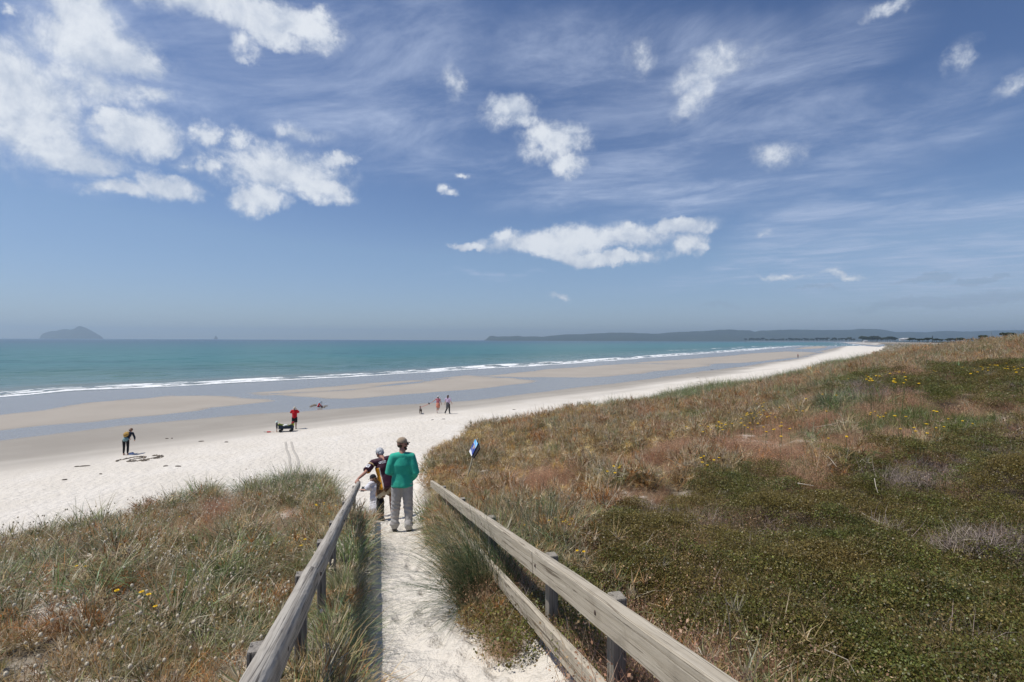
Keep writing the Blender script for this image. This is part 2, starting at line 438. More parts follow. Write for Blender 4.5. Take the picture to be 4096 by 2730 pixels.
for i in range(150):
    yy = _fr.uniform(2.4, 17); al_ = np.interp(yy, [q[1] for q in PATH], _pl); cx = np.interp(al_, _pl, [q[0] for q in PATH]) + _fr.normal(0, .22 + .02 * yy)
    FOOT.append((cx, yy, _fr.normal(.28, .35), _fr.uniform(.016, .034)))
def foot_dents(x, y):
    o = np.zeros(x.shape)
    for cx, cy, an, dp in FOOT:
        m = (np.abs(x - cx) < .4) & (np.abs(y - cy) < .4)
        if not m.any(): continue
        dx, dy = x[m] - cx, y[m] - cy; u = dx * math.cos(an) + dy * math.sin(an); v = -dx * math.sin(an) + dy * math.cos(an)
        q = (u / .055) ** 2 + (v / .13) ** 2; o[m] += dp * (-np.exp(-q) + .45 * np.exp(-(np.sqrt(q) - 1.5) ** 2 * 3))
    return o
LL = (-.361, -.266); RL = (.979, -.2422)      # lines of the two handrails: x = a + b*y
def ground(x, y, full=False):
    x = np.asarray(x, float); y = np.asarray(y, float)
    ts, s = land(x, y); r = np.hypot(x, y)
    zb = np.interp(ts, [-400, -60, -8, 0, 50, 60, 74], [-6, -2.2, -.95, SEA_Z, -.03, .16, .62])
    dry = sstep(48, 62, ts)
    far = sstep(200, 60, r)
    zb = zb + dry * far * (.05 * (fbm(x * .8, y * .8, 3, 3) - .5) + .035 * (fbm(x * 3.1, y * 3.1, 2, 5) - .5))
    zi = dune_z(x, y)
    sc = np.clip(r / 12, 1, 8)
    hum = (fbm(x * .9 / sc + 5, y * .9 / sc, 3, 21) - .5) * .46 * np.sqrt(sc)
    zi = zi + hum * sstep(-1, 2, s)
    wd = np.where(r > 150, 9., 4.2)
    k = sstep(-wd, .6, s + (fbm(x * .6, y * .6, 3, 9) - .5) * 1.2)
    z = zb + (np.maximum(zi, zb) - zb) * k
    d, hw, zp = path_d(x, y)
    near = sstep(26, 18, y) * sstep(-6, -2, y)
    kp = sstep(hw + .42, hw * .75, d) * near
    zp = zp + (foot_dents(x, y) if x.size > 3 else 0) + .04 + .05 * (fbm(x * 4, y * 4, 3, 31) - .5) + .05 * (d / hw) ** 2
    z = z + (zp - z) * kp
    nr_ = sstep(.6, 1.6, y) * sstep(11.2, 9.6, y)
    z = z + nr_ * (.27 * np.exp(-((x - LL[0] - LL[1] * y + .06) / .22) ** 2) + .14 * np.exp(-((x - RL[0] - RL[1] * y - .12) / .2) ** 2))
    if full: return z, ts, s, d - hw
    return z
def ground_at(u, v, dmin=1.0, dmax=4000):
    """first place where the line of sight through photo pixel (u,v) meets the land"""
    r = ray(u, v); d = np.geomspace(dmin, dmax, 700)
    g = ground(r.x * d, d); z = CAMZ + r.z * d
    i = int(np.argmax(z <= g))
    if z[i] > g[i]: i = len(d) - 1
    if i > 0:
        a, b = d[i - 1], d[i]
        for _ in range(14):
            m = (a + b) / 2
            if CAMZ + r.z * m <= float(ground(r.x * m, m)): b = m
            else: a = m
        dd = b
    else: dd = d[0]
    return Vector((r.x * dd, dd, float(ground(r.x * dd, dd))))
def G1(x, y): return float(ground(np.array([x]), np.array([y]))[0])

# wet flats: sand bars (dry-looking) standing out of the film of water left by the tide
def c4(l): return [(x / 1.6807, 1250 + y / 1.6807) for x, y in l]
def c6(l): return [(1900 + x / 1.6807, 1250 + y / 1.6807) for x, y in l]
def c7(l): return [(2800 + x / 1.8156, 1280 + y / 1.8156) for x, y in l]
BARS = [c4([(-900, 810), (-400, 740), (0, 692), (300, 660), (500, 625), (700, 602), (950, 578), (1150, 560), (1400, 563), (1650, 577), (1860, 604), (1700, 626), (1400, 655), (1100, 700), (850, 727), (600, 755), (400, 772), (200, 788), (0, 808), (-500, 860)]),
        c4([(1640, 545), (1900, 530), (2100, 507), (2353, 485)]) + c6([(100, 424), (300, 404), (500, 380), (900, 352), (1000, 347)]) + c6([(1250, 349), (1600, 352), (1560, 368), (1300, 393), (1100, 415), (900, 437), (780, 445), (600, 445), (300, 440), (100, 433), (-60, 424)]) + c4([(2353, 520), (2000, 540), (1800, 548)]),
        c4([(1700, 558), (2000, 548), (2353, 530)]) + c6([(-60, 432), (120, 438), (270, 450), (430, 470), (330, 489), (150, 508), (0, 526)]) + c4([(2353, 594), (2200, 584), (2000, 570)]),
        c6([(1010, 342), (1300, 325), (1700, 296), (1850, 278), (2100, 265), (2250, 272), (2300, 280), (2200, 305), (2000, 328), (1800, 346), (1550, 352), (1200, 345)]),
        c7([(690, 212), (760, 199), (860, 191), (920, 196), (900, 207), (800, 212)]),
        c7([(860, 235), (930, 222), (1000, 205), (1060, 190), (1010, 215), (930, 240)])]
BARS = [W2(b, -.4) for b in BARS]
CHAN = W2(c4([(-900, 960), (0, 872), (400, 820), (800, 770), (1300, 725), (1700, 690), (2000, 672), (2353, 648)]) + c6([(0, 602), (300, 565), (600, 528), (900, 488), (1200, 450), (1560, 398), (1800, 370), (2000, 338), (2200, 315)]) + c7([(830, 262), (960, 228), (1080, 185)]), -.15)
CHAN = [(-150, -75)] + CHAN + [(330, 420), (520, 700), (960, 1420), (1650, 2550), (2450, 3900)]
def plot(l, k=K): return [tuple(ground_at(u * k, v * k))[:2] for u, v in l]
PL_MAT = [plot([(1330, 1295), (1420, 1215), (1560, 1170), (1640, 1120), (1760, 1110), (1900, 1085), (2060, 1060), (2200, 1040), (2352, 1005), (2352, 1567), (1720, 1567), (1560, 1470), (1440, 1380)]) ,
          plot([(1915, 905), (2010, 880), (2130, 862), (2250, 856), (2352, 852), (2352, 968), (2230, 955), (2130, 945), (2060, 930), (1960, 925)]),
          plot([(1170, 1300), (1240, 1350), (1300, 1400), (1440, 1567), (1330, 1567), (1240, 1440), (1180, 1380)])]
e0 = ray(2352 * K, 1567 * K)
PL_MAT[0] = PL_MAT[0][:9] + [(PL_MAT[0][8][0] + 6, PL_MAT[0][8][1] - 1), (7, .2), (1.2, .2)] + PL_MAT[0][10:]
PL_MAT[1] = PL_MAT[1][:5] + [(PL_MAT[1][4][0] + 9, PL_MAT[1][4][1] - 3), (PL_MAT[1][5][0] + 8, PL_MAT[1][5][1] - 3)] + PL_MAT[1][5:]
PL_BARE = [plot(q) for q in ([(520, 1500), (600, 1470), (670, 1500), (660, 1567), (540, 1567)], [(0, 1520), (110, 1515), (140, 1567), (0, 1567)], [(500, 1135), (540, 1128), (560, 1150), (520, 1165)], [(480, 1400), (580, 1380), (560, 1410)], [(1300, 1165), (1345, 1160), (1350, 1190), (1300, 1195)], [(1540, 1135), (1580, 1130), (1580, 1150)],
                                  [(1830, 845 + 28), (1860, 868), (1850, 880)], [(2100, 805 + 18), (2150, 818), (2140, 828)])]
def inside(x, y, plots):
    r = np.full(x.shape, -1e9)
    for p in plots: r = np.maximum(r, sd_poly(x, y, p))
    return r
# ------------------------------------------------------------------ the ground sheet: dunes, path, beach, flats, sea bed, far land
th_f = np.radians(np.arange(-57, 57.01, .14)); th_c = np.radians(np.arange(60, 300.1, 4.0))
TH = np.r_[th_f, th_c]; RR = np.geomspace(.5, 9500, 900)
tt, rr = np.meshgrid(TH, RR)
gx = rr * np.sin(tt); gy = rr * np.cos(tt)
gz = np.empty_like(gx); ga = np.zeros((5,) + gx.shape)
for i in range(0, len(RR), 60):
    X, Y = gx[i:i + 60], gy[i:i + 60]
    z, ts, s, pd = ground(X, Y, True)
    gz[i:i + 60] = z
    d, _, _ = seg_dist(X, Y, CHAN); sc_ = np.where(in_poly(X, Y, CHAN + [(14000, 9000), (14000, -4000), (-100, -4000)]), d, -d)   # + landward of the channel
    r = np.hypot(X, Y); w = np.clip(r * .012, .35, 4)
    nz = (fbm(X * .22, Y * .22, 4, 41) - .5) * 2.4 * np.clip(r / 60, .5, 2.5)
    u_, v_ = (X * .7 + Y * .7), (X * .7 - Y * .7)
    nz = nz + (fbm(u_ * .06, v_ * .35, 3, 47) - .5) * 3 * np.clip(r / 60, .4, 2)
    bar = np.full(X.shape, -1e9)
    for b in BARS: bar = np.maximum(bar, sd_poly(X, Y, b))
    barm = sstep(-1.2 * w, 1.2 * w, bar + nz * .6)
    chan = sstep(1.2 * w, -1.2 * w, sc_ + nz * .35)
    film = chan * (1 - barm)
    damp = sstep(66, 49, ts + nz * .8 + (vnoise(u_ * .05, v_ * .9, 5) - .5) * 3.5)                                # 0 on the dry sand
    damp = damp * (.45 + .55 * sstep(20, 2, sc_ + nz * .5))
    ga[0, i:i + 60] = np.maximum(damp, chan); ga[1, i:i + 60] = film * sstep(-2, .5, ts + 1)
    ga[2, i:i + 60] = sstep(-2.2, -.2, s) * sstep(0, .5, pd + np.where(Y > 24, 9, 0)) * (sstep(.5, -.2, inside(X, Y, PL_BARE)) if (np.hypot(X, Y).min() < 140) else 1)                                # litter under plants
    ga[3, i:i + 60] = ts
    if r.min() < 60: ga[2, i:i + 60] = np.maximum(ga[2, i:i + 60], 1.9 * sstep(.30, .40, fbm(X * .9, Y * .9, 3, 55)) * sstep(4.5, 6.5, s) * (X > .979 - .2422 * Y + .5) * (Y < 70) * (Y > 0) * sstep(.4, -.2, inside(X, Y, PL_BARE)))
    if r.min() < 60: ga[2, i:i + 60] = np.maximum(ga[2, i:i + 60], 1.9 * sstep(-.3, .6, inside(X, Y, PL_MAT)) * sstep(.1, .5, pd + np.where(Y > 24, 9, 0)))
    ga[4, i:i + 60] = barm * chan
nr, nt = gx.shape
ii = np.arange(nr - 1)[:, None] * nt; jj = np.arange(nt); j2 = (jj + 1) % nt
Fq = np.stack([ii + jj, ii + nt + jj, ii + nt + j2, ii + j2], -1).reshape(-1, 4)
# centre cap
V = np.stack([gx, gy, gz], -1).reshape(-1, 3)
me = np_mesh('ground', V, Fq)
for k, nm in enumerate(('damp', 'film', 'litter', 'shore', 'bar')): fattr(me, nm, ga[k].ravel())

m, t, out = new_mat('sand and soil')
geo = t('ShaderNodeNewGeometry').outputs['Position']
damp = t.attr('damp').outputs['Fac']; film = t.attr('film').outputs['Fac']; lit = t.attr('litter').outputs['Fac']; barA = t.attr('bar').outputs['Fac']
n_s = t.noise(geo, .35, 6, .6); n_f = t.noise(geo, 9, 5, .65); n_g = t.noise(geo, 120, 3, .7)
dry = t.mix(t.ss(n_s, .35, .7), (.665, .612, .525), (.715, .665, .585))
dry = t.mix(t.math('MULTIPLY', t.ss(n_f, .58, .78), .3), dry, (.52, .475, .40))
dry = t.mix(t.math('MULTIPLY', t.ss(n_g, .62, .74), .3), dry, (.28, .24, .19))
dampc = t.mix(t.ss(t.noise(geo, .12, 5, .6), .35, .68), (.30, .272, .232), (.345, .315, .27))
barc = t.mix(t.ss(t.noise(geo, .1, 5, .6), .3, .7), (.345, .308, .26), (.385, .345, .292))
c = t.mix(t.ss(damp, .02, .95), dry, dampc)
c = t.mix(barA, c, barc)
c = t.mix(t.math('MULTIPLY', film, .85), c, (.25, .228, .20))
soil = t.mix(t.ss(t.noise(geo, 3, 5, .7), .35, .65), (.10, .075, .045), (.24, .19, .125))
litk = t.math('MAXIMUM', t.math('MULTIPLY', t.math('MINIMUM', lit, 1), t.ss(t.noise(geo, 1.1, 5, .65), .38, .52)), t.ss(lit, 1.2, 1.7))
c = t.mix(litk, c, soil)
strk = t.noise(t.map(geo, (.16, 1, 1), (0, 0, -.8)), .45, 6, .65)
filmk = t.ss(t.math('ADD', film, t.math('ADD', t.math('MULTIPLY', t.math('SUBTRACT', t.noise(geo, .5, 5, .65), .5), .5), t.math('MULTIPLY', t.math('SUBTRACT', strk, .5), 1.1))), .32, .78)
rough = t.math('ADD', t.math('MULTIPLY', filmk, -.70), t.lin(damp, 0, 1, .95, .9))
spec = t.lin(filmk, 0, 1, .12, .30)
# foot-trodden dry sand, soft near the dunes, small ripples on the flats
vor = t('ShaderNodeTexVoronoi', feature='SMOOTH_F1', inp={'Vector': geo, 'Scale': 3.1, 'Smoothness': .6}).outputs['Distance']
h1 = t.math('ADD', t.math('MULTIPLY', vor, .8), t.math('MULTIPLY', t.noise(geo, 5.5, 5, .6), 1.2))
drk = t.lin(damp, .0, .5, 1, .05)
h = t.math('MULTIPLY', h1, drk)
b1 = t.bump(h, .85, .12)
b2 = t.bump(t.noise(geo, 34, 4, .6), .3, .012, b1)
rip = t.noise(t.map(geo, (.35, 1, 1), (0, 0, -.8)), 2.2, 4, .6)
b3 = t.bump(t.math('MULTIPLY', rip, filmk), .06, .02, b2)
p = t('ShaderNodeBsdfPrincipled', inp={'Base Color': c, 'Roughness': rough, 'Specular IOR Level': spec, 'Normal': b3})
t.l.new(p.outputs[0], out.inputs[0])
GROUND = tag(obj('ground', me, m), 'white sandy beach, dune slopes and wet tidal flats', 'ground', kind='structure')

# ------------------------------------------------------------------ sea
th_s = np.radians(np.arange(-60, 50, .17)); rs = np.r_[np.geomspace(45, 1500, 700), np.geomspace(1510, 11000, 160)]
tt, rr = np.meshgrid(th_s, rs); X = rr * np.sin(tt); Y = rr * np.cos(tt)
ts = np.empty_like(X)
al = np.empty_like(X)
for i in range(0, len(rs), 60):
    d, _, a_ = seg_dist(X[i:i + 60], Y[i:i + 60], SHORE)
    ts[i:i + 60] = np.where(in_poly(X[i:i + 60], Y[i:i + 60], LAND), d, -d); al[i:i + 60] = a_
off = -ts
wob = (fbm(al * .012, off * .01, 3, 61) - .5) * 7
edge = off - 1.2 + (fbm(al * .09, al * 0, 3, 62) - .5) * 3.2          # the swash runs up in scallops
ph = off + wob
z = SEA_Z + .012 + 0 * X
near = sstep(160, 10, off) * sstep(1.0, 5, off)
z = z + near * .16 * (np.sin(ph / 9.5 * 2 * PI) * .5 + .5) ** 3
patch = sstep(.36, .60, fbm(al * .022 + 3, off * .02, 3, 67))
chop = fbm((X * .7 + Y * .7) * .10, (X * .7 - Y * .7) * .26, 4, 91) - .5
z = z + sstep(900, 300, np.hypot(X, Y)) * sstep(4, 30, off) * chop * .75
brk = patch * np.exp(-((ph - 9.0) / 1.5) ** 2)
z = z + .38 * brk
fal = sstep(760, 900, al)
lace = fbm(al * .32, off * .8, 5, 71)
foam = np.exp(-(edge / .95) ** 2) * (.62 + .62 * fbm(al * .12, off * .2, 3, 73))
foam = np.maximum(foam, brk * (.55 + .85 * lace))
foam = np.maximum(foam, sstep(10.5, 7.5, ph) * sstep(-.2, 1.2, edge) * np.clip((lace - .33) * 3.0, 0, 1) * (.70 + .45 * fbm(al * .05, off * .12, 2, 75)))
for k, c0 in enumerate((19, 30, 46)):
    foam = np.maximum(foam, np.exp(-((ph - c0 - wob * .8) / (1.3 + .6 * k)) ** 2) * sstep(.42, .60, fbm(al * .022, off * .02 + k * 9, 3, 83 + k)) * fal * (.6 + .6 * lace))
foam = np.where(edge < -1.3, 0, foam)
keep = (edge > -1.6) & (ts < 3)
me = np_mesh('sea', np.stack([X, Y, z], -1).reshape(-1, 3), np.zeros((1, 4), np.int32)) if False else None
nr, nt = X.shape
ii = np.arange(nr - 1)[:, None] * nt; jj = np.arange(nt - 1)
Fs = np.stack([ii + jj, ii + nt + jj, ii + nt + jj + 1, ii + jj + 1], -1).reshape(-1, 4)
kf = keep.ravel()[Fs].any(1)
Fs = Fs[kf]; used = np.unique(Fs); remap = np.full(X.size, -1); remap[used] = np.arange(len(used))
me = np_mesh('sea', np.stack([X, Y, z], -1).reshape(-1, 3)[used], remap[Fs])
fattr(me, 'off', off.ravel()[used]); fattr(me, 'foam', foam.ravel()[used])
m, t, out = new_mat('sea water')
geo = t('ShaderNodeNewGeometry').outputs['Position']
offA = t.attr('off').outputs['Fac']; fA = t.attr('foam').outputs['Fac']
pat = t.noise(t.map(geo, (.35, 1, 1), (0, 0, -.75)), .02, 5, .6)
offn = t.math('ADD', offA, t.math('MULTIPLY', t.math('SUBTRACT', pat, .5), 60))
c = t.mix(t.ss(offA, 2, 24), (.17, .175, .14), (.075, .155, .135))
c = t.mix(t.ss(offn, 15, 120), c, (.042, .158, .154))
c = t.mix(t.ss(offn, 120, 700), c, (.032, .115, .135))
c = t.mix(t.ss(offA, 350, 1800), c, (.036, .080, .118))
c = t.mix(t.math('MULTIPLY', t.ss(pat, .48, .70), .45), c, (.014, .062, .080))
fn = t.noise(t.map(geo, (.42, 1, 1), (0, 0, -.8)), 1.7, 7, .72)
fk = t.ss(t.math('ADD', fA, t.math('MULTIPLY', t.math('SUBTRACT', fn, .5), 1.5)), .40, .74)
wc = t.noise(t.map(geo, (.28, 1, 1), (0, 0, -.8)), .33, 5, .7)
wk = t.math('MULTIPLY', t.ss(wc, .69, .74), t.ss(offA, 20, 90))  # white specks put into the colour for sun sparkle as well as whitecaps
fk = t.math('MAXIMUM', fk, t.math('MULTIPLY', wk, .8))
c = t.mix(fk, c, (.80, .81, .80))
w1 = t.noise(t.map(geo, (.45, 1, 1), (0, 0, -.75)), .9, 5, .65)
w2 = t.noise(t.map(geo, (.4, 1, 1), (0, 0, -.75)), .16, 5, .6)
bmp = t.bump(w2, .55, .8); bmp = t.bump(w1, .6, .22, bmp)
p = t('ShaderNodeBsdfPrincipled', inp={'Base Color': c, 'Roughness': t.math('MAXIMUM', t.lin(offA, 0, 60, .18, .32), t.math('MULTIPLY', fk, .9)), 'IOR': 1.33, 'Normal': bmp, 'Specular IOR Level': t.lin(fk, 0, 1, .42, .1)})
t.l.new(p.outputs[0], out.inputs[0])
tag(obj('sea', me, m), 'turquoise sea with white foam along the wet sand', 'sea', kind='structure')

# ------------------------------------------------------------------ far land
def forest_mat(name, c1, c2, c3):
    m, t, out = new_mat(name); geo = t('ShaderNodeNewGeometry').outputs['Position']
    n = t.noise(geo, .012, 6, .65); n2 = t.noise(geo, .0035, 4, .6)
    c = t.mix(t.ss(n, .38, .62), c1, c2); c = t.mix(t.math('MULTIPLY', t.ss(n2, .58, .66), t.ss(n, .5, .62)), c, c3)
    p = t('ShaderNodeBsdfPrincipled', inp={'Base Color': c, 'Roughness': .9, 'Specular IOR Level': .1}); t.l.new(p.outputs[0], out.inputs[0]); return m
M_HILL = forest_mat('bush clad hills', (.022, .035, .018), (.05, .065, .03), (.14, .15, .07))
def ridge(name, prof, d0, dc, d1, base, mat, label, cat, seed, rough=1.0):
    """hill range: crest at distance dc follows the skyline prof [(photo x, photo y)]"""
    us = np.arange(prof[0][0], prof[-1][0] + 1, 5.0); vs = np.interp(us, [q[0] for q in prof], [q[1] for q in prof])
    vs = vs - rough * 2.4 * (fbm(us * .06, us * 0, 4, seed) - .5)
    rows = 34; Vv = []
    D = np.r_[np.linspace(d0, dc, 22), np.linspace(dc, d1, 13)[1:]]
    for d in D:
        k = (d - d0) / (dc - d0) if d <= dc else (d1 - d) / (d1 - dc)
        k = max(k, 0)
        for u, v in zip(us, vs):
            top = at_d(u, v, dc).z; r = ray(u, v); x = r.x * d
            f = k ** .8
            n = float(fbm(np.array(x * .004), np.array(d * .004), 4, seed))
            h = base + (top - base) * f * (1 - (1 - k) * .9 * n) if d != dc else top
            Vv.append((x, d, h))
    n = len(us); V = np.array(Vv); R = len(D)
    ii = np.arange(R - 1)[:, None] * n; jj = np.arange(n - 1)
    Fh = np.stack([ii + jj, ii + n + jj, ii + n + jj + 1, ii + jj + 1], -1).reshape(-1, 4)
    return tag(obj(name, np_mesh(name, V, Fh), mat), label, cat, kind='structure')
HP = [(1937, 1361.5), (1945, 1357), (1955, 1347), (1965, 1343.5), (1975, 1344.5), (1992, 1348), (2010, 1346.5), (2055, 1345), (2075, 1343.8), (2090, 1347), (2130, 1346), (2170, 1348), (2200, 1344), (2270, 1337.5), (2330, 1338), (2380, 1334), (2475, 1331), (2525, 1332), (2610, 1336), (2650, 1334), (2690, 1330), (2770, 1327), (2830, 1324), (2870, 1321), (2915, 1318.6),
      (2960, 1322), (3000, 1323), (3022, 1328), (3040, 1324), (3095, 1321), (3210, 1319.5), (3260, 1321), (3330, 1321), (3400, 1320), (3442, 1316.5), (3503, 1317.5), (3540, 1321), (3582, 1329), (3640, 1328), (3700, 1330), (3790, 1324.5), (3850, 1327), (3885, 1327), (3980, 1322.5), (4096, 1322), (4250, 1318), (4500, 1326), (4800, 1330)]
ridge('hills', HP, 5800, 7200, 8800, -1.5, M_HILL, 'long low range of bush-clad hills fading blue beyond the beach', 'hills', 101)
ridge('island', [(158, 1353.6), (163, 1344), (170, 1336), (190, 1329), (215, 1324.5), (222, 1325.5), (240, 1319.5), (262, 1317.5), (283, 1320), (300, 1313.5), (312, 1306), (322, 1304.5), (333, 1309), (345, 1312.5), (365, 1323), (385, 1335), (402, 1344), (413, 1353.8)], 7900, 8400, 8900, -1.5, M_HILL,
      'hazy island with a pointed peak on the sea horizon', 'island', 131, .8)
ridge('sea_stack', [(856, 1355.5), (859, 1347), (862, 1343.5), (866, 1345.5), (869, 1350), (872, 1355.5)], 8200, 8350, 8500, -1.5, M_HILL, 'tiny pointed rock islet alone on the sea horizon', 'islet', 151, .3)

# the sea air: far things fade into it
HZ = MB().box((500, 2600, 134), (25000, 24000, 282)).build('haze', None, None, False)
m, t, out = new_mat('sea air'); pvn = t('ShaderNodeVolumePrincipled', inp={'Color': (.64, .83, 1.0, 1), 'Density': 1.35e-4, 'Anisotropy': .3}); t.l.new(pvn.outputs[0], out.inputs['Volume'])
HZ.data.materials.append(m); tag(HZ, 'pale blue sea haze over the distant hills', 'haze', kind='stuff')
# ------------------------------------------------------------------ handrail fences
def wood_mat(name, c1, c2, dark, k=1.0):
    m, t, out = new_mat(name); co = t('ShaderNodeTexCoord').outputs['Object']
    g = t.noise(t.map(co, (1.2, 26, 26)), 1.6, 7, .65, .6); g2 = t.noise(t.map(co, (.5, 60, 60)), 2.2, 4, .7); blot = t.noise(co, 4, 5, .6)
    c = t.mix(t.ss(g, .3, .7), c1, c2)
    crk = t.noise(t.map(co, (.35, 22, 22)), 1.0, 3, .5, .3)
    c = t.mix(t.math('MULTIPLY', t.ss(g2, .58, .70), .75), c, dark)
    c = t.mix(t.math('MULTIPLY', t.ss(t.math('ABSOLUTE', t.math('SUBTRACT', crk, .5)), .016, .004), .85), c, dark)
    c = t.mix(t.math('MULTIPLY', t.ss(blot, .55, .75), .45 * k), c, dark)
    kn = t('ShaderNodeTexVoronoi', inp={'Vector': t.map(co, (1.4, 7, 7)), 'Scale': 1.0}).outputs['Distance']
    c = t.mix(t.ss(kn, .09, .04), c, dark)
    hh = t.math('ADD', g, t.math('MULTIPLY', t.ss(g2, .60, .7), -.8))
    p = t('ShaderNodeBsdfPrincipled', inp={'Base Color': c, 'Roughness': .85, 'Specular IOR Level': .2, 'Normal': t.bump(hh, .7, .006)})
    t.l.new(p.outputs[0], out.inputs[0]); return m
M_LOG = wood_mat('weathered grey log', (.28, .25, .21), (.46, .425, .365), (.07, .062, .055))
M_RAIL = wood_mat('weathered pale plank', (.37, .32, .24), (.50, .445, .35), (.12, .095, .065), .8)
M_POST = wood_mat('dark weathered post', (.19, .172, .15), (.32, .295, .26), (.05, .045, .04))
M_POSTR = wood_mat('pale weathered post', (.24, .215, .17), (.33, .30, .25), (.10, .085, .065))

def beam(name, A, B, prof, mat, parent, seed=0, wob=.0025, n=60, up=None):
    """board of the given (side, up) profile swept from A to B; own local X runs along it"""
    A, B = Vector(A), Vector(B); L = (B - A).length; x = (B - A).normalized()
    y = Vector((0, 0, 1)).cross(x).normalized(); z = x.cross(y)
    rg = random.Random(seed); V = []; F = []; k = len(prof)
    for i in range(n + 1):
        s = L * i / n
        dy = wob * math.sin(s * 2.1 + seed) + wob * .4 * math.sin(s * 7.3 + seed); dz = wob * math.sin(s * 1.7 + 2 * seed)
        for q, (py, pz) in enumerate(prof):
            j = .0008
            V.append((s, py + dy + rg.uniform(-j, j), pz + dz + rg.uniform(-j, j)))
    for i in range(n):
        for q in range(k): F.append((i * k + q, i * k + (q + 1) % k, (i + 1) * k + (q + 1) % k, (i + 1) * k + q))
    me = bpy.data.meshes.new(name); me.from_pydata(V, [], F + [tuple(range(k))[::-1], tuple(n * k + q for q in range(k))]); me.update()
    bm = bmesh.new(); bm.from_mesh(me); bmesh.ops.recalc_face_normals(bm, faces=bm.faces); bm.to_mesh(me); bm.free()
    o = obj(name, me, mat, parent)
    M = Matrix((x, y, z)).transposed().to_4x4(); M.translation = A
    o.matrix_local = (Matrix.Translation(parent.location).inverted() @ M) if parent else M
    return o
def railp(line, d, drop0=.65):
    a, b = line; x = a + b * d; return Vector((x, d, CAMZ - drop0 - .217 * d))
def rect(w, h, r=.008):  # centred on side, top at 0
    return [(-w / 2 + r, 0), (w / 2 - r, 0), (w / 2, -r), (w / 2, -h + r), (w / 2 - r, -h), (-w / 2 + r, -h), (-w / 2, -h + r), (-w / 2, -r)]
LOGP = [(y * .80, z * .82) for y, z in [(.052 * math.cos(a) if a < PI / 2 else .052 * math.cos(a), -.052 + .052 * math.sin(a)) for a in np.linspace(0, PI, 11)] + [(-.052, -.135), (-.044, -.142), (.044, -.142), (.052, -.135)]]
RAILP = [(y * .86, z * .84) for y, z in [(-.048, -.006), (-.040, 0), (.014, 0), (.018, -.006), (.020, -.012), (.026, -.012), (.044, -.016), (.05, -.024), (.05, -.155), (.046, -.16), (-.042, -.16), (-.048, -.155)]]
fl = empty('handrail_fence', tuple(railp(LL, 5.5) - Vector((0, 0, .9))))
tag(fl, 'grey round-topped log handrail on posts along the left side of the sand path', 'fence')
def pt(line, d, dx=0, dz=0): p = railp(line, d); return p + Vector((dx, 0, dz))
beam('rail', pt(LL, .35), pt(LL, 2.865), LOGP, M_LOG, fl, 1, .003)
beam('rail', pt(LL, 2.875), pt(LL, 6.9), LOGP, M_LOG, fl, 2)
beam('rail', pt(LL, 6.91), pt(LL, 10.95), LOGP, M_LOG, fl, 3)
def post(line, d, side, top, w, mat, parent, seed):
    p = pt(line, d, side, top); g = G1(p.x, p.y)
    h = max(p.z - g + .35, .7)
    rg = random.Random(seed)
    o = MB(); o.box((0, 0, -h / 2), (w, w * 1.1, h)); me = o.mesh('post', False)
    bm = bmesh.new(); bm.from_mesh(me); bmesh.ops.bevel(bm, geom=bm.edges[:], offset=.008, segments=2, affect='EDGES', profile=.6)
    bmesh.ops.subdivide_edges(bm, edges=[e for e in bm.edges if e.calc_length() > .3], cuts=6)
    bm.to_mesh(me); bm.free()
    # grain runs along local X: stand the beam on end
    me.transform(Matrix.Rotation(PI / 2, 4, 'Y'))
    q = obj('post', me, mat, parent)
    q.matrix_local = Matrix.Translation(p - parent.location) @ Matrix.Rotation(rg.uniform(-.03, .03), 4, 'X') @ Matrix.Rotation(rg.uniform(-.05, .05) + .25, 4, 'Z') @ Matrix.Rotation(-PI / 2, 4, 'Y')
    return q
for i, d in enumerate((1.92, 3.06, 4.17, 5.3, 7.4, 10.6)):
    post(LL, d, -.078, -.085, .066, M_POST, fl, i)
fr = empty('handrail_fence', tuple(railp(RL, 5.5) - Vector((0, 0, .9))))
tag(fr, 'pale plank handrail with a lower board along the right side of the sand path', 'fence')
beam('rail', pt(RL, .35), pt(RL, 3.325), [(-y, z) for y, z in RAILP], M_RAIL, fr, 5)
beam('rail', pt(RL, 3.335), pt(RL, 8.4), [(-y, z) for y, z in RAILP], M_RAIL, fr, 6)
beam('rail', pt(RL, 8.41), pt(RL, 11.2), [(-y, z) for y, z in RAILP], M_RAIL, fr, 7)
beam('lower_rail', pt(RL, .6, -.02, -.37), pt(RL, 4.6, -.02, -.37), rect(.045, .125), M_RAIL, fr, 8)
beam('lower_rail', pt(RL, 4.61, -.02, -.37), pt(RL, 8.2, -.02, -.36), rect(.045, .125), M_RAIL, fr, 9)
for i, d in enumerate((2.36, 3.3, 5.2, 7.2, 9.6)):
    post(RL, d, .082, -.012, .066, M_POSTR, fr, 20 + i)

M_BOLT = simple('rusted bolt', (.07, .05, .04), .7)
for fn_, LN_, ds_, dx_, dz_ in ((fl, LL, (1.86, 3.0, 4.1, 5.25), .0425, -.075), (fr, RL, (2.30, 3.24, 5.1, 7.1), -.0432, -.075)):
    for d_ in ds_:
        p_ = pt(LN_, d_, dx_, dz_); MB().ell(tuple(p_ - fn_.location), (.006, .011, .011), None, 10, 6).build('bolt', M_BOLT, fn_)
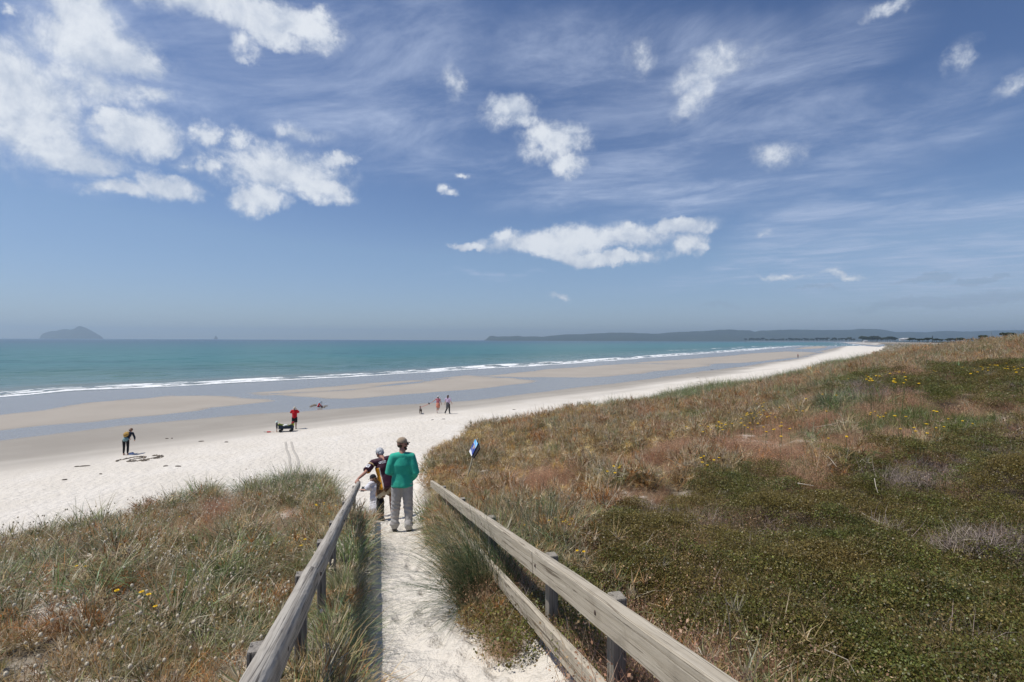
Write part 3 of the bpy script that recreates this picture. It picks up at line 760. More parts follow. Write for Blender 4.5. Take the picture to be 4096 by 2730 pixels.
# ------------------------------------------------------------------ people
V3 = Vector
def joints(H, lean=0.0, side=0.0, twist=0.0, child=0.0):
    """standing skeleton in metres (x right, y ahead, z up); child=1 shortens legs, enlarges the head"""
    h = H; J = {}
    lg = 1 - .10 * child
    J['hipL'] = V3((-.056, 0, .52 * lg)) * h; J['hipR'] = V3((.056, 0, .52 * lg)) * h
    J['kneeL'] = V3((-.060, .012, .285 * lg)) * h; J['kneeR'] = V3((.060, .012, .285 * lg)) * h
    J['ankL'] = V3((-.062, -.012, .048)) * h; J['ankR'] = V3((.062, -.012, .048)) * h
    J['toeL'] = V3((-.070, .095, .018)) * h; J['toeR'] = V3((.070, .095, .018)) * h
    J['pel'] = V3((0, 0, .535 * lg)) * h
    up = {'waist': (0, .004, .615), 'chest': (0, .004, .72), 'neck': (0, -.012, .828), 'head': (0, .012, .922 - .03 * child),
          'shL': (-.112, -.004, .806), 'shR': (.112, -.004, .806), 'elL': (-.142, -.012, .635), 'elR': (.142, -.012, .635), 'wrL': (-.150, .03, .490), 'wrR': (.150, .03, .490)}
    R = Matrix.Rotation(-lean, 3, 'X') @ Matrix.Rotation(side, 3, 'Y') @ Matrix.Rotation(twist, 3, 'Z')
    for k, p in up.items():
        q = V3(p) * h
        if child: q.z -= .05 * child * h; 
        J[k] = J['pel'] + R @ (q - J['pel'])
    J['R'] = R; J['H'] = h; J['hs'] = h / 1.75 * (1 + .42 * child)
    return J
def head_frame(J, yaw=0, pitch=0, roll=0):
    return Matrix.Translation(J['head']) @ (Matrix.Rotation(-yaw, 4, 'Z') @ Matrix.Rotation(-pitch, 4, 'X') @ Matrix.Rotation(roll, 4, 'Y')) @ Matrix.Scale(J['hs'], 4)
def add_hand(B, wrist, d, nrm, side, s=1.0, curl=.5, fine=True, spread=.12):
    """palm, four bent fingers and a thumb from the side of the palm; nrm is the way the palm faces, side the way the thumb lies"""
    d = V3(d).normalized(); nrm = V3(nrm); nrm = (nrm - d * nrm.dot(d)).normalized(); sd_ = d.cross(nrm); th = sd_ if sd_.dot(V3(side)) > 0 else -sd_
    w = V3(wrist)
    B.tube([w - d * .01 * s, w + d * .03 * s, w + d * .075 * s, w + d * .092 * s], [.026 * s, .036 * s, .042 * s, .038 * s], 12, (nrm, .42))
    base = w + d * .088 * s
    for k, (o, L) in enumerate(((.027, .070), (.009, .080), (-.010, .074), (-.027, .058))):
        a = 0.0; p = base + th * o * s; pts_ = [p - d * .02 * s]; dd = (d + th * spread * o / .027).normalized()
        ax = nrm.cross(dd).normalized()
        for f in (.42, .32, .26):
            pts_.append(p.copy()); a += curl * (1.0 + .12 * k)
            p = p + (dd * math.cos(a) + nrm * math.sin(a)) * L * f * s
        pts_.append(p)
        B.tube(pts_, [.0095 * s, .0095 * s, .0088 * s, .008 * s, .0068 * s], 8)
    p = w + d * .028 * s + th * .030 * s; q = p + (d * .55 + th * .6 + nrm * .35).normalized() * .036 * s; r_ = q + (d * .85 + th * .12 + nrm * (.2 + .5 * curl)).normalized() * .032 * s
    B.tube([w + d * .012 * s + th * .012 * s, p, q, r_], [.014 * s, .0125 * s, .0105 * s, .008 * s], 8)
def add_head(B, HF, nose=True):
    Rm = HF.to_3x3(); s = HF.to_scale().x; P = lambda *p: HF @ V3(p)
    B.ell(P(0, -.012, .028), (.077, .098, .094), Rm, 20, 14)
    B.tube([P(0, .012, .0), P(0, .030, -.045), P(0, .048, -.082)], [.070 * s, .058 * s, .036 * s], 14, (Rm @ V3((0, 1, 0)), .92))
    for sx in (-1, 1):
        B.ell(P(sx * .078, -.008, -.008), (.012, .022, .032), Rm, 8, 6)
        B.ell(P(sx * .034, .066, -.022), (.026, .022, .022), Rm, 10, 6)
    B.tube([P(0, .080, .018), P(0, .098, -.008), P(0, .108, -.026)], [.011 * s, .014 * s, .015 * s], 8)
    B.tube([P(-.034, .076, .026), P(.034, .076, .026)], .013 * s, 8)
    B.tube([P(-.018, .083, -.058), P(.018, .083, -.058)], .011 * s, 8)
def skin_col(HF, tone):
    s = HF.to_scale().x; inv = HF.inverted()
    eyes = [HF @ V3((sx * .031, .086, .004)) for sx in (-1, 1)]; mouth = HF @ V3((0, .094, -.058))
    def f(co, no):
        rgb = np.tile(np.array(tone), (len(co), 1)); n = fbm(co[:, 0] * 30 + co[:, 2] * 11, co[:, 1] * 30 + co[:, 2] * 17, 3, 5)[:, None]
        rgb = rgb * (.9 + .2 * n)
        for e_ in eyes:
            d = np.linalg.norm(co - np.array(e_), axis=1); rgb[d < .011 * s] = (.04, .03, .025)
        d = np.linalg.norm((co - np.array(mouth)) * np.array((.5, 1, 2.2)), axis=1); m = d < .013 * s; rgb[m] = rgb[m] * np.array((.85, .55, .55))
        return rgb
    return f
M_SKIN = simple('skin', (.5, .3, .2), .55, .06, 30, .15, 300, .35, True, bdist=.001)
def cloth_mat(name, rough=.9, b=.35, bs=26, col=True, rgb=(.5, .5, .5), bd=.012):
    return simple(name, rgb, rough, .09, 14, b, bs, .15, col, .2, bdist=bd)
M_CLOTH = cloth_mat('cloth')
M_SHINE = simple('smooth fabric', (.5, .5, .5), .6, .06, 14, .2, 30, .3, True, bdist=.008)
M_HAIRM = simple('hair', (.5, .5, .5), .6, .3, 60, .6, 90, .4, True, bdist=.004)
M_DARKP = simple('dark plastic', (.02, .02, .022), .4, .1)
def plain(rgb, fold=0.0, fs=9, seed=1):
    """one cloth colour; fold pushes soft creases into the surface"""
    def f(co, no):
        c = np.tile(np.array(rgb), (len(co), 1)) * (.93 + .14 * fbm(co[:, 0] * 9 + 3, co[:, 2] * 9 + co[:, 1] * 7, 3, seed)[:, None])
        if fold:
            n = fbm(co[:, 0] * fs + co[:, 2] * fs * .5, co[:, 2] * fs * 1.6 + co[:, 1] * fs, 3, seed + 3) - .5
            return co + no * (n * fold)[:, None], c
        return c
    return f
def body_mb(J, HF, hands, fem=False, bare=True, thin=1.0):
    H = J['H']; k = H / 1.75 * thin; R = J['R']; fw = R @ V3((0, 1, 0)); B = MB()
    B.tube([J['pel'] - V3((0, 0, .03 * k)), J['pel'].lerp(J['waist'], .6), J['waist'], J['chest'], J['chest'].lerp(J['neck'], .7)], [.150 * k, .142 * k, .135 * k, .155 * k, .105 * k], 16, (fw, .66), .3)
    B.tube([J['shL'], J['chest'].lerp(J['neck'], .75), J['shR']], [.058 * k, .075 * k, .058 * k], 12)
    B.tube([J['neck'] - (J['head'] - J['neck']) * .3, J['neck'].lerp(J['head'], .65)], [.062 * k, .052 * k], 12)
    add_head(B, HF)
    for s in 'LR':
        B.tube([J['hip' + s], J['hip' + s].lerp(J['knee' + s], .5), J['knee' + s], J['knee' + s].lerp(J['ank' + s], .35), J['ank' + s]], [.088 * k, .075 * k, .055 * k, .056 * k, .036 * k], 12)
        heel = J['ank' + s] + (J['ank' + s] - J['toe' + s]).normalized() * .03 * k
        tz = J['toe' + s]
        B.tube([V3((heel.x, heel.y, J['ank' + s].z - .048 * H + .03 * k)), J['ank' + s].lerp(tz, .5) , tz], [.032 * k, .034 * k, .024 * k], 10)
        B.tube([J['sh' + s], J['sh' + s].lerp(J['el' + s], .5), J['el' + s], J['el' + s].lerp(J['wr' + s], .35), J['wr' + s]], [.052 * k, .046 * k, .038 * k, .038 * k, .026 * k], 12)
        hd = hands.get(s)
        if hd: add_hand(B, J['wr' + s], *hd[:3], s=J['H'] / 1.75, curl=hd[3] if len(hd) > 3 else .4)
    return B
def torso_cloth(J, grow=.02, hem=.02, sleeve=.5, fem=False, sl_r=1.0, neck=True, belly=0.0, hemr=.165):
    H = J['H']; k = H / 1.75; g = grow * k; R = J['R']; fw = R @ V3((0, 1, 0)); B = MB()
    lo = J['pel'] - (J['waist'] - J['pel']) * (hem / .08)
    B.tube([lo, J['pel'].lerp(J['waist'], .7) + fw * belly, J['waist'] + fw * belly, J['chest'], J['chest'].lerp(J['neck'], .72), J['neck'] - (J['neck'] - J['chest']) * .06], [hemr * k + g * .6, .158 * k + g, .152 * k + g, .178 * k + g, .122 * k + g * .6, .066 * k], 20, (fw, .70), .12)
    B.tube([J['shL'], J['chest'].lerp(J['neck'], .76), J['shR']], [.060 * k + g * .7, .078 * k + g * .4, .060 * k + g * .7], 14)
    for s in 'LR':
        a, b, c = J['sh' + s], J['el' + s], J['wr' + s]
        if sleeve <= 0: continue
        if sleeve <= 1: B.tube([a, a.lerp(b, sleeve * .5), a.lerp(b, sleeve)], [.062 * k + g * .6, .058 * k + g * sl_r, .056 * k + g * 1.1 * sl_r], 14, None, .15)
        else: B.tube([a, a.lerp(b, .5), b, b.lerp(c, .5), b.lerp(c, .96)], [.062 * k + g * .6, .054 * k + g, .048 * k + g * .9, .040 * k + g * .8, .034 * k + g * .4], 14, None, .3)
    return B
def leg_cloth(J, to=1.0, grow=.02, hem_r=None, seat=True, knee_r=0):
    """to=1 to the ankle, .5 to the knee"""
    H = J['H']; k = H / 1.75; g = grow * k; R = J['R']; B = MB()
    B.tube([J['pel'].lerp(J['waist'], .75), J['pel'], J['pel'] - V3((0, 0, .06 * k))], [.146 * k + g * .5, .158 * k + g, .140 * k + g], 18, (V3((0, 1, 0)), .64), .15)
    for s in 'LR':
        a, b, c = J['hip' + s], J['knee' + s], J['ank' + s]
        if to <= .5:
            e = a.lerp(b, to * 2)
            B.tube([a, a.lerp(e, .5), e], [.094 * k + g, .092 * k + g, hem_r or (.086 * k + g)], 14, None, .15)
        else:
            e = b.lerp(c, (to - .5) * 2)
            B.tube([a, a.lerp(b, .5), b, b.lerp(e, .5), e], [.094 * k + g, .080 * k + g, .064 * k + g + knee_r, .058 * k + g, hem_r or (.045 * k + g)], 14, None, .2)
    return B
def cap_mb(HF, brim=True, back=False):
    s = HF.to_scale().x; Rm = HF.to_3x3(); B = MB()
    pr = [(.001, .131), (.03, .128), (.058, .112), (.076, .085), (.084, .055), (.086, .032), (.083, .030), (.07, .05)]
    B.lathe(pr, HF @ V3((0, -.012, 0)), Rm @ Matrix.Diagonal((1.0, 1.2, 1.0)), 28)
    if brim:
        n = 12; top = []; 
        for z0 in (0, -.004):
            for i in range(n + 1):
                a = PI * i / n; x = .076 * math.cos(a); yy = .070 + .085 * math.sin(a) ** .8
                zz = .040 + z0 - .012 * (x / .076) ** 2 - .10 * (yy - .07) * .35
                top.append((x, yy, zz)); top.append((x * .99, .055 if i not in (0, n) else .045, .043 + z0 - .010 * (x / .076) ** 2))
        b = len(B.v); B.v += [HF @ V3(p) for p in top]; m = 2 * (n + 1)
        for i in range(n):
            B.f.append([b + 2 * i, b + 2 * i + 2, b + 2 * i + 3, b + 2 * i + 1]); B.f.append([b + m + 2 * i, b + m + 2 * i + 1, b + m + 2 * i + 3, b + m + 2 * i + 2])
            B.f.append([b + 2 * i, b + m + 2 * i, b + m + 2 * i + 2, b + 2 * i + 2])
    B.ell(HF @ V3((0, -.012, .132)), (.008, .008, .005), Rm, 8, 5)
    return B
def sunhat_mb(HF, br=.155, flop=.03, top=.125):
    Rm = HF.to_3x3()
    pr = [(.001, top), (.04, top - .004), (.068, top - .02), (.082, .06), (.088, .035), (.115, .022), (br, .022 - flop), (br, .017 - flop), (.11, .015), (.08, .028)]
    return MB().lathe(pr, HF @ V3((0, -.012, 0)), Rm @ Matrix.Diagonal((1.0, 1.12, 1.0)), 28, lambda a, r, z: (r, z + (.012 * math.sin(3 * a + 1) if r > .1 else 0)))
def shoe_mb(J, s, up=.03, r=.045):
    k = J['H'] / 1.75; a, tz = J['ank' + s], J['toe' + s]; d = (tz - a); d.z = 0; d.normalize(); z0 = a.z - .048 * J['H']
    B = MB()
    hl = a - d * .035 * k
    B.tube([V3((hl.x, hl.y, z0 + .035 * k)), V3((a.x, a.y, z0 + .045 * k)) + d * .05 * k, V3((tz.x, tz.y, z0 + .034 * k)) + d * .01 * k], [.040 * k, .047 * k, .040 * k], 14, (V3((0, 0, 1)), .82))
    B.tube([V3((a.x, a.y, z0 + .05 * k)), a + V3((0, 0, up * k))], [r * k, r * k], 14)
    return B
def sole_mb(J, s):
    k = J['H'] / 1.75; a, tz = J['ank' + s], J['toe' + s]; d = (tz - a); d.z = 0; d.normalize(); z0 = a.z - .048 * J['H']
    hl = a - d * .045 * k
    return MB().tube([V3((hl.x, hl.y, z0 + .010 * k)), V3((a.x, a.y, z0 + .010 * k)) + d * .05 * k, V3((tz.x, tz.y, z0 + .012 * k)) + d * .02 * k], [.043 * k, .048 * k, .044 * k], 14, (V3((0, 0, 1)), .32))
def hair_mb(HF, long=0.0, full=1.0):
    Rm = HF.to_3x3(); s = HF.to_scale().x; B = MB()
    B.ell(HF @ V3((0, -.022, .036)), (.086 * full, .100 * full, .098 * full), Rm, 20, 12)
    B.ell(HF @ V3((0, -.055, -.012)), (.074 * full, .055 * full, .062 * full), Rm, 14, 10)
    if long: B.tube([HF @ V3((0, -.07, .0)), HF @ V3((0, -.085, -.07)), HF @ V3((0, -.080, -.07 - long))], [.068 * s, .066 * s, .05 * s], 14, (Rm @ V3((0, 1, 0)), .55))
    return B
def cut_front(me, HF, y=.045, z=.035):
    """hair keeps off the face"""
    inv = HF.inverted(); bm = bmesh.new(); bm.from_mesh(me)
    kill = [f for f in bm.faces if (lambda p: p.y > y - max(0, (p.z - z)) * 1.0 and p.z < .085)(inv @ f.calc_center_median())]
    bmesh.ops.delete(bm, geom=kill, context='FACES'); bm.to_mesh(me); bm.free(); return me
def person(loc, rz, label, group=None):
    o = empty('person', loc, rz); return tag(o, label, 'person', group)
def direct(root, name, mb, mat, rgb):
    me = mb.mesh(name); n = len(me.vertices); co = np.empty(n * 3, np.float32); me.vertices.foreach_get('co', co)
    cattr(me, 'col', np.tile(np.array(rgb), (n, 1)) * (.92 + .16 * RNG.random((n, 1)))); return obj(name, me, mat, root)
def put(root, name, mb, mat, voxel, fn=None, it=4): return obj(name, fused(mb, name, voxel, it, fn), mat, root)
def hairfn(a, b):
    def f(co, no):
        n = fbm(co[:, 0] * 60, co[:, 2] * 25 + co[:, 1] * 40, 3, 7)[:, None]; return co + no * ((n[:, 0] - .5) * .014)[:, None], np.array(a) * (1 - n) + np.array(b) * n
    return f
TAN = (.42, .235, .16); PALE = (.52, .33, .25); RUDDY = (.46, .24, .17)

# --- the man in the green top, on the path, seen from behind, looking right
P0 = at_d(1608, 2120, 9.7); P0.z = G1(P0.x, P0.y)
H = 1.80; J = joints(H)
J['hipL'].x = -.085; J['hipR'].x = .085; J['kneeL'] = V3((-.125, .04, .50)); J['kneeR'] = V3((.118, .01, .50))
J['ankL'] = V3((-.135, .0, .086)); J['ankR'] = V3((.125, -.07, .086)); J['toeL'] = V3((-.155, .19, .03)); J['toeR'] = V3((.150, .12, .03))
J['elL'] = V3((-.248, -.03, 1.15)); J['wrL'] = V3((-.09, .19, 1.08)); J['elR'] = V3((.252, -.045, 1.13)); J['wrR'] = V3((.190, .10, .965))
J['shL'] = V3((-.168, -.01, 1.425)); J['shR'] = V3((.168, -.01, 1.425))
HF = head_frame(J, math.radians(52), math.radians(6))
man = person(tuple(P0), math.radians(10), 'man in green long-sleeved top, grey track pants and tan cap on the sand path')
hands = {'L': ((1, .35, -.1), (0, -1, 0), (0, 0, 1), .7), 'R': ((-.15, .3, -1), (-1, 0, 0), (0, 1, 0), .35)}
put(man, 'body', body_mb(J, HF, hands), M_SKIN, .0085, skin_col(HF, RUDDY), 3)
def green(co, no):
    c = np.tile(np.array((.034, .41, .285)), (len(co), 1)) * (.92 + .16 * fbm(co[:, 0] * 5, co[:, 2] * 5, 3, 3)[:, None])
    # creases run down from the shoulders and pool at the waist and elbows
    cr = np.sin(co[:, 0] * 55 + co[:, 2] * 16 + 4 * fbm(co[:, 0] * 4, co[:, 2] * 3, 2, 8)) * .5
    w = sstep(1.25, .98, co[:, 2]) * .7 + .3
    n = fbm(co[:, 0] * 11 + co[:, 2] * 3, co[:, 2] * 9, 3, 11) - .5
    return co + no * ((cr * .0045 + n * .016) * w)[:, None], c
put(man, 'shirt', torso_cloth(J, .026, .052, 2, hemr=.190), M_CLOTH, .0095, green, 14)
def track(co, no):
    c = np.tile(np.array((.36, .352, .345)), (len(co), 1)) * (.9 + .2 * fbm(co[:, 0] * 8, co[:, 2] * 8, 3, 3)[:, None])
    cr = np.sin(co[:, 2] * 75 + co[:, 0] * 30 + 5 * fbm(co[:, 0] * 6, co[:, 2] * 5, 2, 8)); w = np.exp(-((co[:, 2] - .52) / .10) ** 2) + np.exp(-((co[:, 2] - .17) / .09) ** 2) + .2
    return co + no * ((cr * .0032 + (fbm(co[:, 0] * 9, co[:, 2] * 7 + co[:, 1] * 8, 3, 14) - .5) * .034) * (w + .25))[:, None], c
lc = leg_cloth(J, .95, .019, .062, knee_r=.012)
for s in 'LR':
    q = J['knee' + s].lerp(J['ank' + s], .86); lc.tube([q + V3((0, 0, .05)), q - V3((0, .004, .0)), J['knee' + s].lerp(J['ank' + s], .93)], [.086, .092, .070], 14)
put(man, 'track_pants', lc, M_CLOTH, .0095, track)
for s in 'LR':
    sh = put(man, 'shoe', shoe_mb(J, s, .045), M_DARKP, .008, plain((.02, .02, .02)))
    so_ = sole_mb(J, s).build('sole', simple('shoe sole', (.30, .28, .26), .8), sh)
cp = direct(man, 'cap', cap_mb(HF), M_CLOTH, (.36, .275, .19))
MB().tube([HF @ V3((.045 * math.cos(a), -.118 + .012 * math.sin(a), .045 + .018 * math.sin(a))) for a in np.linspace(PI, 0, 7)], .004, 6).build('strap', simple('cap strap', (.26, .21, .15), .9), cp)
hr = fused(hair_mb(HF, 0, .86), 'hair', .007, 3, hairfn((.03, .018, .01), (.07, .04, .02))); cut_front(hr, HF, .03, .03); obj('hair', hr, M_HAIRM, man)
bd = MB(); Rm = HF.to_3x3()
bd.tube([HF @ V3((-.070, .012, -.045)), HF @ V3((-.048, .05, -.078)), HF @ V3((0, .074, -.098)), HF @ V3((.048, .05, -.078)), HF @ V3((.070, .012, -.045))], [.020, .028, .033, .028, .020], 12)
bd.tube([HF @ V3((-.03, .088, -.040)), HF @ V3((.03, .088, -.040))], .012, 8)
put(man, 'beard', bd, M_HAIRM, .006, hairfn((.02, .012, .008), (.05, .03, .018)), 2)
gl = MB()
for sx in (-1, 1):
    gl.ell(HF @ V3((sx * .036, .100, .005)), (.028, .008, .021), Rm, 14, 8)
    gl.tube([HF @ V3((sx * .062, .095, .010)), HF @ V3((sx * .083, .03, .010)), HF @ V3((sx * .083, -.015, .004))], .0035, 6)
gl.tube([HF @ V3((-.012, .106, .010)), HF @ V3((.012, .106, .010))], .003, 6)
gl.build('sunglasses', simple('dark lens', (.012, .012, .014), .12, .0, spec=.6), man)

# --- the grey-haired man steadying himself on the log rail
RAIL_END = railp(LL, 10.9)
P1 = at_d(1545, 2066, 11.35); P1.z = G1(P1.x, P1.y)
H = 1.64; J = joints(H, math.radians(19), math.radians(-7))
rz1 = math.radians(24)                                            # faces away and to the left, down the path
Ri = Matrix.Rotation(-rz1, 3, 'Z')
hand_l = Ri @ (RAIL_END + V3((-.01, -.12, .035)) - P1)
J['ankL'] = V3((-.13, -.02, .082)); J['toeL'] = V3((-.20, .15, .03)); J['kneeL'] = V3((-.125, .05, .47)); J['hipL'] = V3((-.10, 0, .87))
J['ankR'] = V3((.12, -.10, .10)); J['toeR'] = V3((.15, .08, .03)); J['kneeR'] = V3((.115, .02, .50)); J['hipR'] = V3((.10, -.02, .87))
J['shL'] = J['shL'] + V3((-.03, .02, -.02))
dv = hand_l - J['shL']; L = dv.length; reach = min(L, .60)
J['wrL'] = J['shL'] + dv.normalized() * (L - .075); J['elL'] = J['shL'].lerp(J['wrL'], .52) + V3((-.02, -.05, -.03))
J['elR'] = J['shR'] + V3((.13, .02, -.24)); J['wrR'] = J['elR'] + V3((-.02, .20, -.10))
J['head'] = J['head'] + V3((-.025, .03, -.035))
HF = head_frame(J, math.radians(-38), math.radians(38))
gra = person(tuple(P1), rz1, 'grey-haired man in maroon and gold jersey and black boot brace holding the log rail')
hands = {'L': (dv.normalized() + V3((0, 0, -.25)), (0, 0, -1), (1, 0, 0), .6), 'R': ((0, 1, -.3), (-1, 0, 0), (0, 0, 1), .4)}
put(gra, 'body', body_mb(J, HF, hands), M_SKIN, .0085, skin_col(HF, (.40, .20, .14)), 3)
shp = {k: np.array(J[k]) for k in ('shL', 'elL', 'pel', 'waist', 'chest', 'neck', 'shR', 'elR')}
def jersey(co, no):
    c = np.tile(np.array((.040, .008, .020)), (len(co), 1)) * (.85 + .3 * fbm(co[:, 0] * 9, co[:, 2] * 9, 3, 2)[:, None])
    ax = shp['neck'] - shp['pel']; hgt = ((co - shp['pel']) @ ax) / (ax @ ax)
    # gold flank panel with a pale piping edge
    lat = co[:, 0] - (shp['pel'][0] + hgt * (shp['neck'][0] - shp['pel'][0]))
    arm = np.minimum(np.linalg.norm(np.cross(co - shp['shL'], (shp['elL'] - shp['shL']) / np.linalg.norm(shp['elL'] - shp['shL'])), axis=1), 9)
    along = ((co - shp['shL']) @ (shp['elL'] - shp['shL'])) / ((shp['elL'] - shp['shL']) @ (shp['elL'] - shp['shL']))
    onarm = (along > .12) & (arm < .1) & (lat < -.12)
    edge = -.105 - .03 * np.clip(hgt - .1, 0, 1)
    side = (lat < edge) & (hgt < .62) & ~onarm
    c[side] = (.62, .27, .012)
    pip = (np.abs(lat - edge) < .010) & (hgt < .62) & ~onarm; c[pip] = (.62, .56, .48)
    band = onarm & (np.abs(along - .30) < .035); c[band] = (.62, .45, .2)
    under = onarm & (no[:, 2] < -.45); c[under] = (.62, .27, .012)
    n = fbm(co[:, 0] * 10, co[:, 2] * 12, 3, 5) - .5
    return co + no * (n * .016)[:, None], c
js = put(gra, 'jersey', torso_cloth(J, .032, .10, .78, belly=.02, hemr=.180), M_SHINE, .0095, jersey)
def camo(co, no):
    a = fbm(co[:, 0] * 14 + 3, co[:, 2] * 14 + co[:, 1] * 6, 3, 31); b = fbm(co[:, 0] * 17 - 3, co[:, 2] * 15 + co[:, 1] * 8, 3, 37)
    c = np.tile(np.array((.47, .38, .25)), (len(co), 1)); c[a > .53] = (.20, .105, .045); c[b > .58] = (.10, .055, .03); c[(a < .40)] = (.58, .50, .36)
    return co + no * ((fbm(co[:, 0] * 9, co[:, 2] * 9, 2, 6) - .5) * .014)[:, None], c
put(gra, 'shorts', leg_cloth(J, .43, .022, .112), M_CLOTH, .0095, camo)
hr = fused(hair_mb(HF, 0, 1.04), 'hair', .007, 3, hairfn((.25, .25, .26), (.72, .72, .71))); cut_front(hr, HF, .05, .035); obj('hair', hr, M_HAIRM, gra)
bt = MB(); k_, a_, t_ = J['kneeL'], J['ankL'], J['toeL']
bt.tube([k_.lerp(a_, .10), k_.lerp(a_, .5), a_ + V3((0, 0, .03))], [.088, .084, .076], 16)
bt.tube([a_ + V3((.02, -.05, -.03)), a_.lerp(t_, .5) + V3((0, 0, -.005)), t_ + V3((-.01, .03, .022))], [.066, .066, .056], 14, (V3((0, 0, 1)), .8))
def bootf(co, no):
    c = np.tile(np.array((.012, .012, .014)), (len(co), 1)); st = np.abs((co[:, 2] * 9.0) % 1 - .5) < .2; c[st] = (.022, .022, .024)
    return co + no * (np.where(st, .006, 0) + (fbm(co[:, 0] * 14, co[:, 2] * 14, 2, 3) - .5) * .01)[:, None], c
bo = put(gra, 'boot_brace', bt, M_CLOTH, .008, bootf)
MB().tube([a_ + V3((.03, -.09, -.066)), a_.lerp(t_, .5) + V3((0, 0, -.048)), t_ + V3((-.012, .06, -.012))], [.062, .066, .058], 14, (V3((0, 0, 1)), .28)).build('sole', M_DARKP, bo)
put(gra, 'shoe', shoe_mb(J, 'R', .03), M_CLOTH, .008, plain((.10, .09, .085)))
# jersey lettering and sleeve patch: flat pieces lying on the cloth
def decal(root, target, name, center, u_axis, v_axis, shapes, mat, lift=.006):
    """shapes: polygons in (u,v) metres, wrapped onto the target's surface"""
    from mathutils.bvhtree import BVHTree
    me = target.data; bv = BVHTree.FromPolygons([v.co.copy() for v in me.vertices], [tuple(p.vertices) for p in me.polygons])
    n = u_axis.cross(v_axis).normalized(); V = []; F = []
    for sh in shapes:
        b = len(V)
        for (a, c) in sh:
            p = center + u_axis * a + v_axis * c; h = bv.ray_cast(p + n * .25, -n, .6)
            V.append(tuple((h[0] if h[0] else p) + n * lift))
        F.append(tuple(range(b, len(V))))
    m2 = bpy.data.meshes.new(name); m2.from_pydata(V, [], F); m2.update(); return obj(name, m2, mat, target)
def glyph(ch, x, y, h):
    """block capitals from strokes"""
    w = h * .7; t_ = h * .2; R_ = lambda a, b, c, d: [(x + a * w, y + b * h), (x + c * w, y + b * h), (x + c * w, y + d * h), (x + a * w, y + d * h)]
    S = {'B': [(0, 0, .28, 1), (.28, 0, .9, .2), (.28, .4, .9, .6), (.28, .8, .9, 1), (.72, .2, 1, .4), (.72, .6, 1, .8)], 'R': [(0, 0, .28, 1), (.28, .4, .9, .6), (.28, .8, .9, 1), (.72, .6, 1, .8), (.72, 0, 1, .4)],
         'O': [(0, 0, .28, 1), (.72, 0, 1, 1), (.28, 0, .72, .2), (.28, .8, .72, 1)], 'E': [(0, 0, .28, 1), (.28, 0, 1, .2), (.28, .4, .85, .6), (.28, .8, 1, 1)], 'N': [(0, 0, .26, 1), (.74, 0, 1, 1), (.26, .55, .5, .85), (.5, .25, .74, .55)]}
    return [R_(*q) for q in S[ch]]
M_WHITE = simple('white print', (.72, .72, .74), .7, .04); M_NAVY = simple('navy print', (.03, .035, .16), .7, .04)
back = J['chest'].lerp(J['neck'], .62); ua = (J['R'] @ V3((1, 0, 0))).normalized(); va = (J['neck'] - J['chest']).normalized()
va = (va - ua * va.dot(ua)).normalized()
ring = []
for i in range(14):
    a0, a1 = 2 * PI * i / 14, 2 * PI * (i + 1) / 14
    if i in (4,): continue
    ring.append([(-.085 + .026 * math.cos(a0), .026 * math.sin(a0)), (-.085 + .026 * math.cos(a1), .026 * math.sin(a1)), (-.085 + .012 * math.cos(a1), .012 * math.sin(a1)), (-.085 + .012 * math.cos(a0), .012 * math.sin(a0))])
wd = []
for i, ch in enumerate('BROO'): wd += glyph(ch, -.052 + i * .026, .004, .024)
for i, ch in enumerate('ENER'): wd += glyph(ch, -.052 + i * .026, -.028, .024)
decal(gra, js, 'lettering', back, ua, va, ring + wd, M_WHITE)
ad = (J['elL'] - J['shL']).normalized(); up_ = V3((-.45, -.75, .5)); up_ = (up_ - ad * up_.dot(ad)).normalized(); sv = up_.cross(ad)
pc_ = J['shL'].lerp(J['elL'], .60)
decal(gra, js, 'sleeve_patch', pc_, ad, sv if (ad.cross(sv)).dot(up_) > 0 else -sv, [[(a, b), (a + .02, b), (a + .02, b + .02), (a, b + .02)] for a in (-.05, -.03, -.01, .01, .03) for b in (-.04, -.02, 0, .02) if not ((a, b) in ((-.03, -.02), (.01, 0), (-.01, -.02), (-.03, 0)))], M_WHITE)

# --- the small child in white
P2 = at_d(1500, 2060, 12.0); P2.z = G1(P2.x, P2.y)
H = 1.04; J = joints(H, math.radians(8), 0, 0, 1)
J['elL'] = J['shL'] + V3((-.05, .06, -.14)); J['wrL'] = J['elL'] + V3((-.02, .15, -.01)); J['elR'] = J['shR'] + V3((.04, .08, -.14)); J['wrR'] = J['elR'] + V3((-.08, .13, .0))
HF = head_frame(J, math.radians(-5), math.radians(22))
kid = person(tuple(P2), math.radians(58), 'small child in dark cap and loose white robe beside the end of the log rail')
hands = {'L': ((-.1, 1, -.1), (.5, 0, -1), (1, 0, 0), .5), 'R': ((-.3, 1, 0), (-.5, 0, -1), (-1, 0, 0), .5)}
put(kid, 'body', body_mb(J, HF, hands, thin=.95), M_SKIN, .007, skin_col(HF, PALE), 3)
rb = torso_cloth(J, .045, .06, .85, sl_r=1.5, hemr=.20); k = J['H'] / 1.75
rb.tube([J['waist'], J['pel'], J['pel'] - V3((0, .03, .16)), J['pel'] - V3((.02, .06, .30))], [.10, .12, .15, .185], 20, (V3((0, 1, 0)), .85))
put(kid, 'robe', rb, M_CLOTH, .008, plain((.70, .69, .72), .03, 12, 4))
tr_ = leg_cloth(J, .95, .03, .055); put(kid, 'trousers', tr_, M_CLOTH, .008, plain((.55, .47, .34), .01))
direct(kid, 'cap', cap_mb(HF), M_CLOTH, (.02, .02, .025))
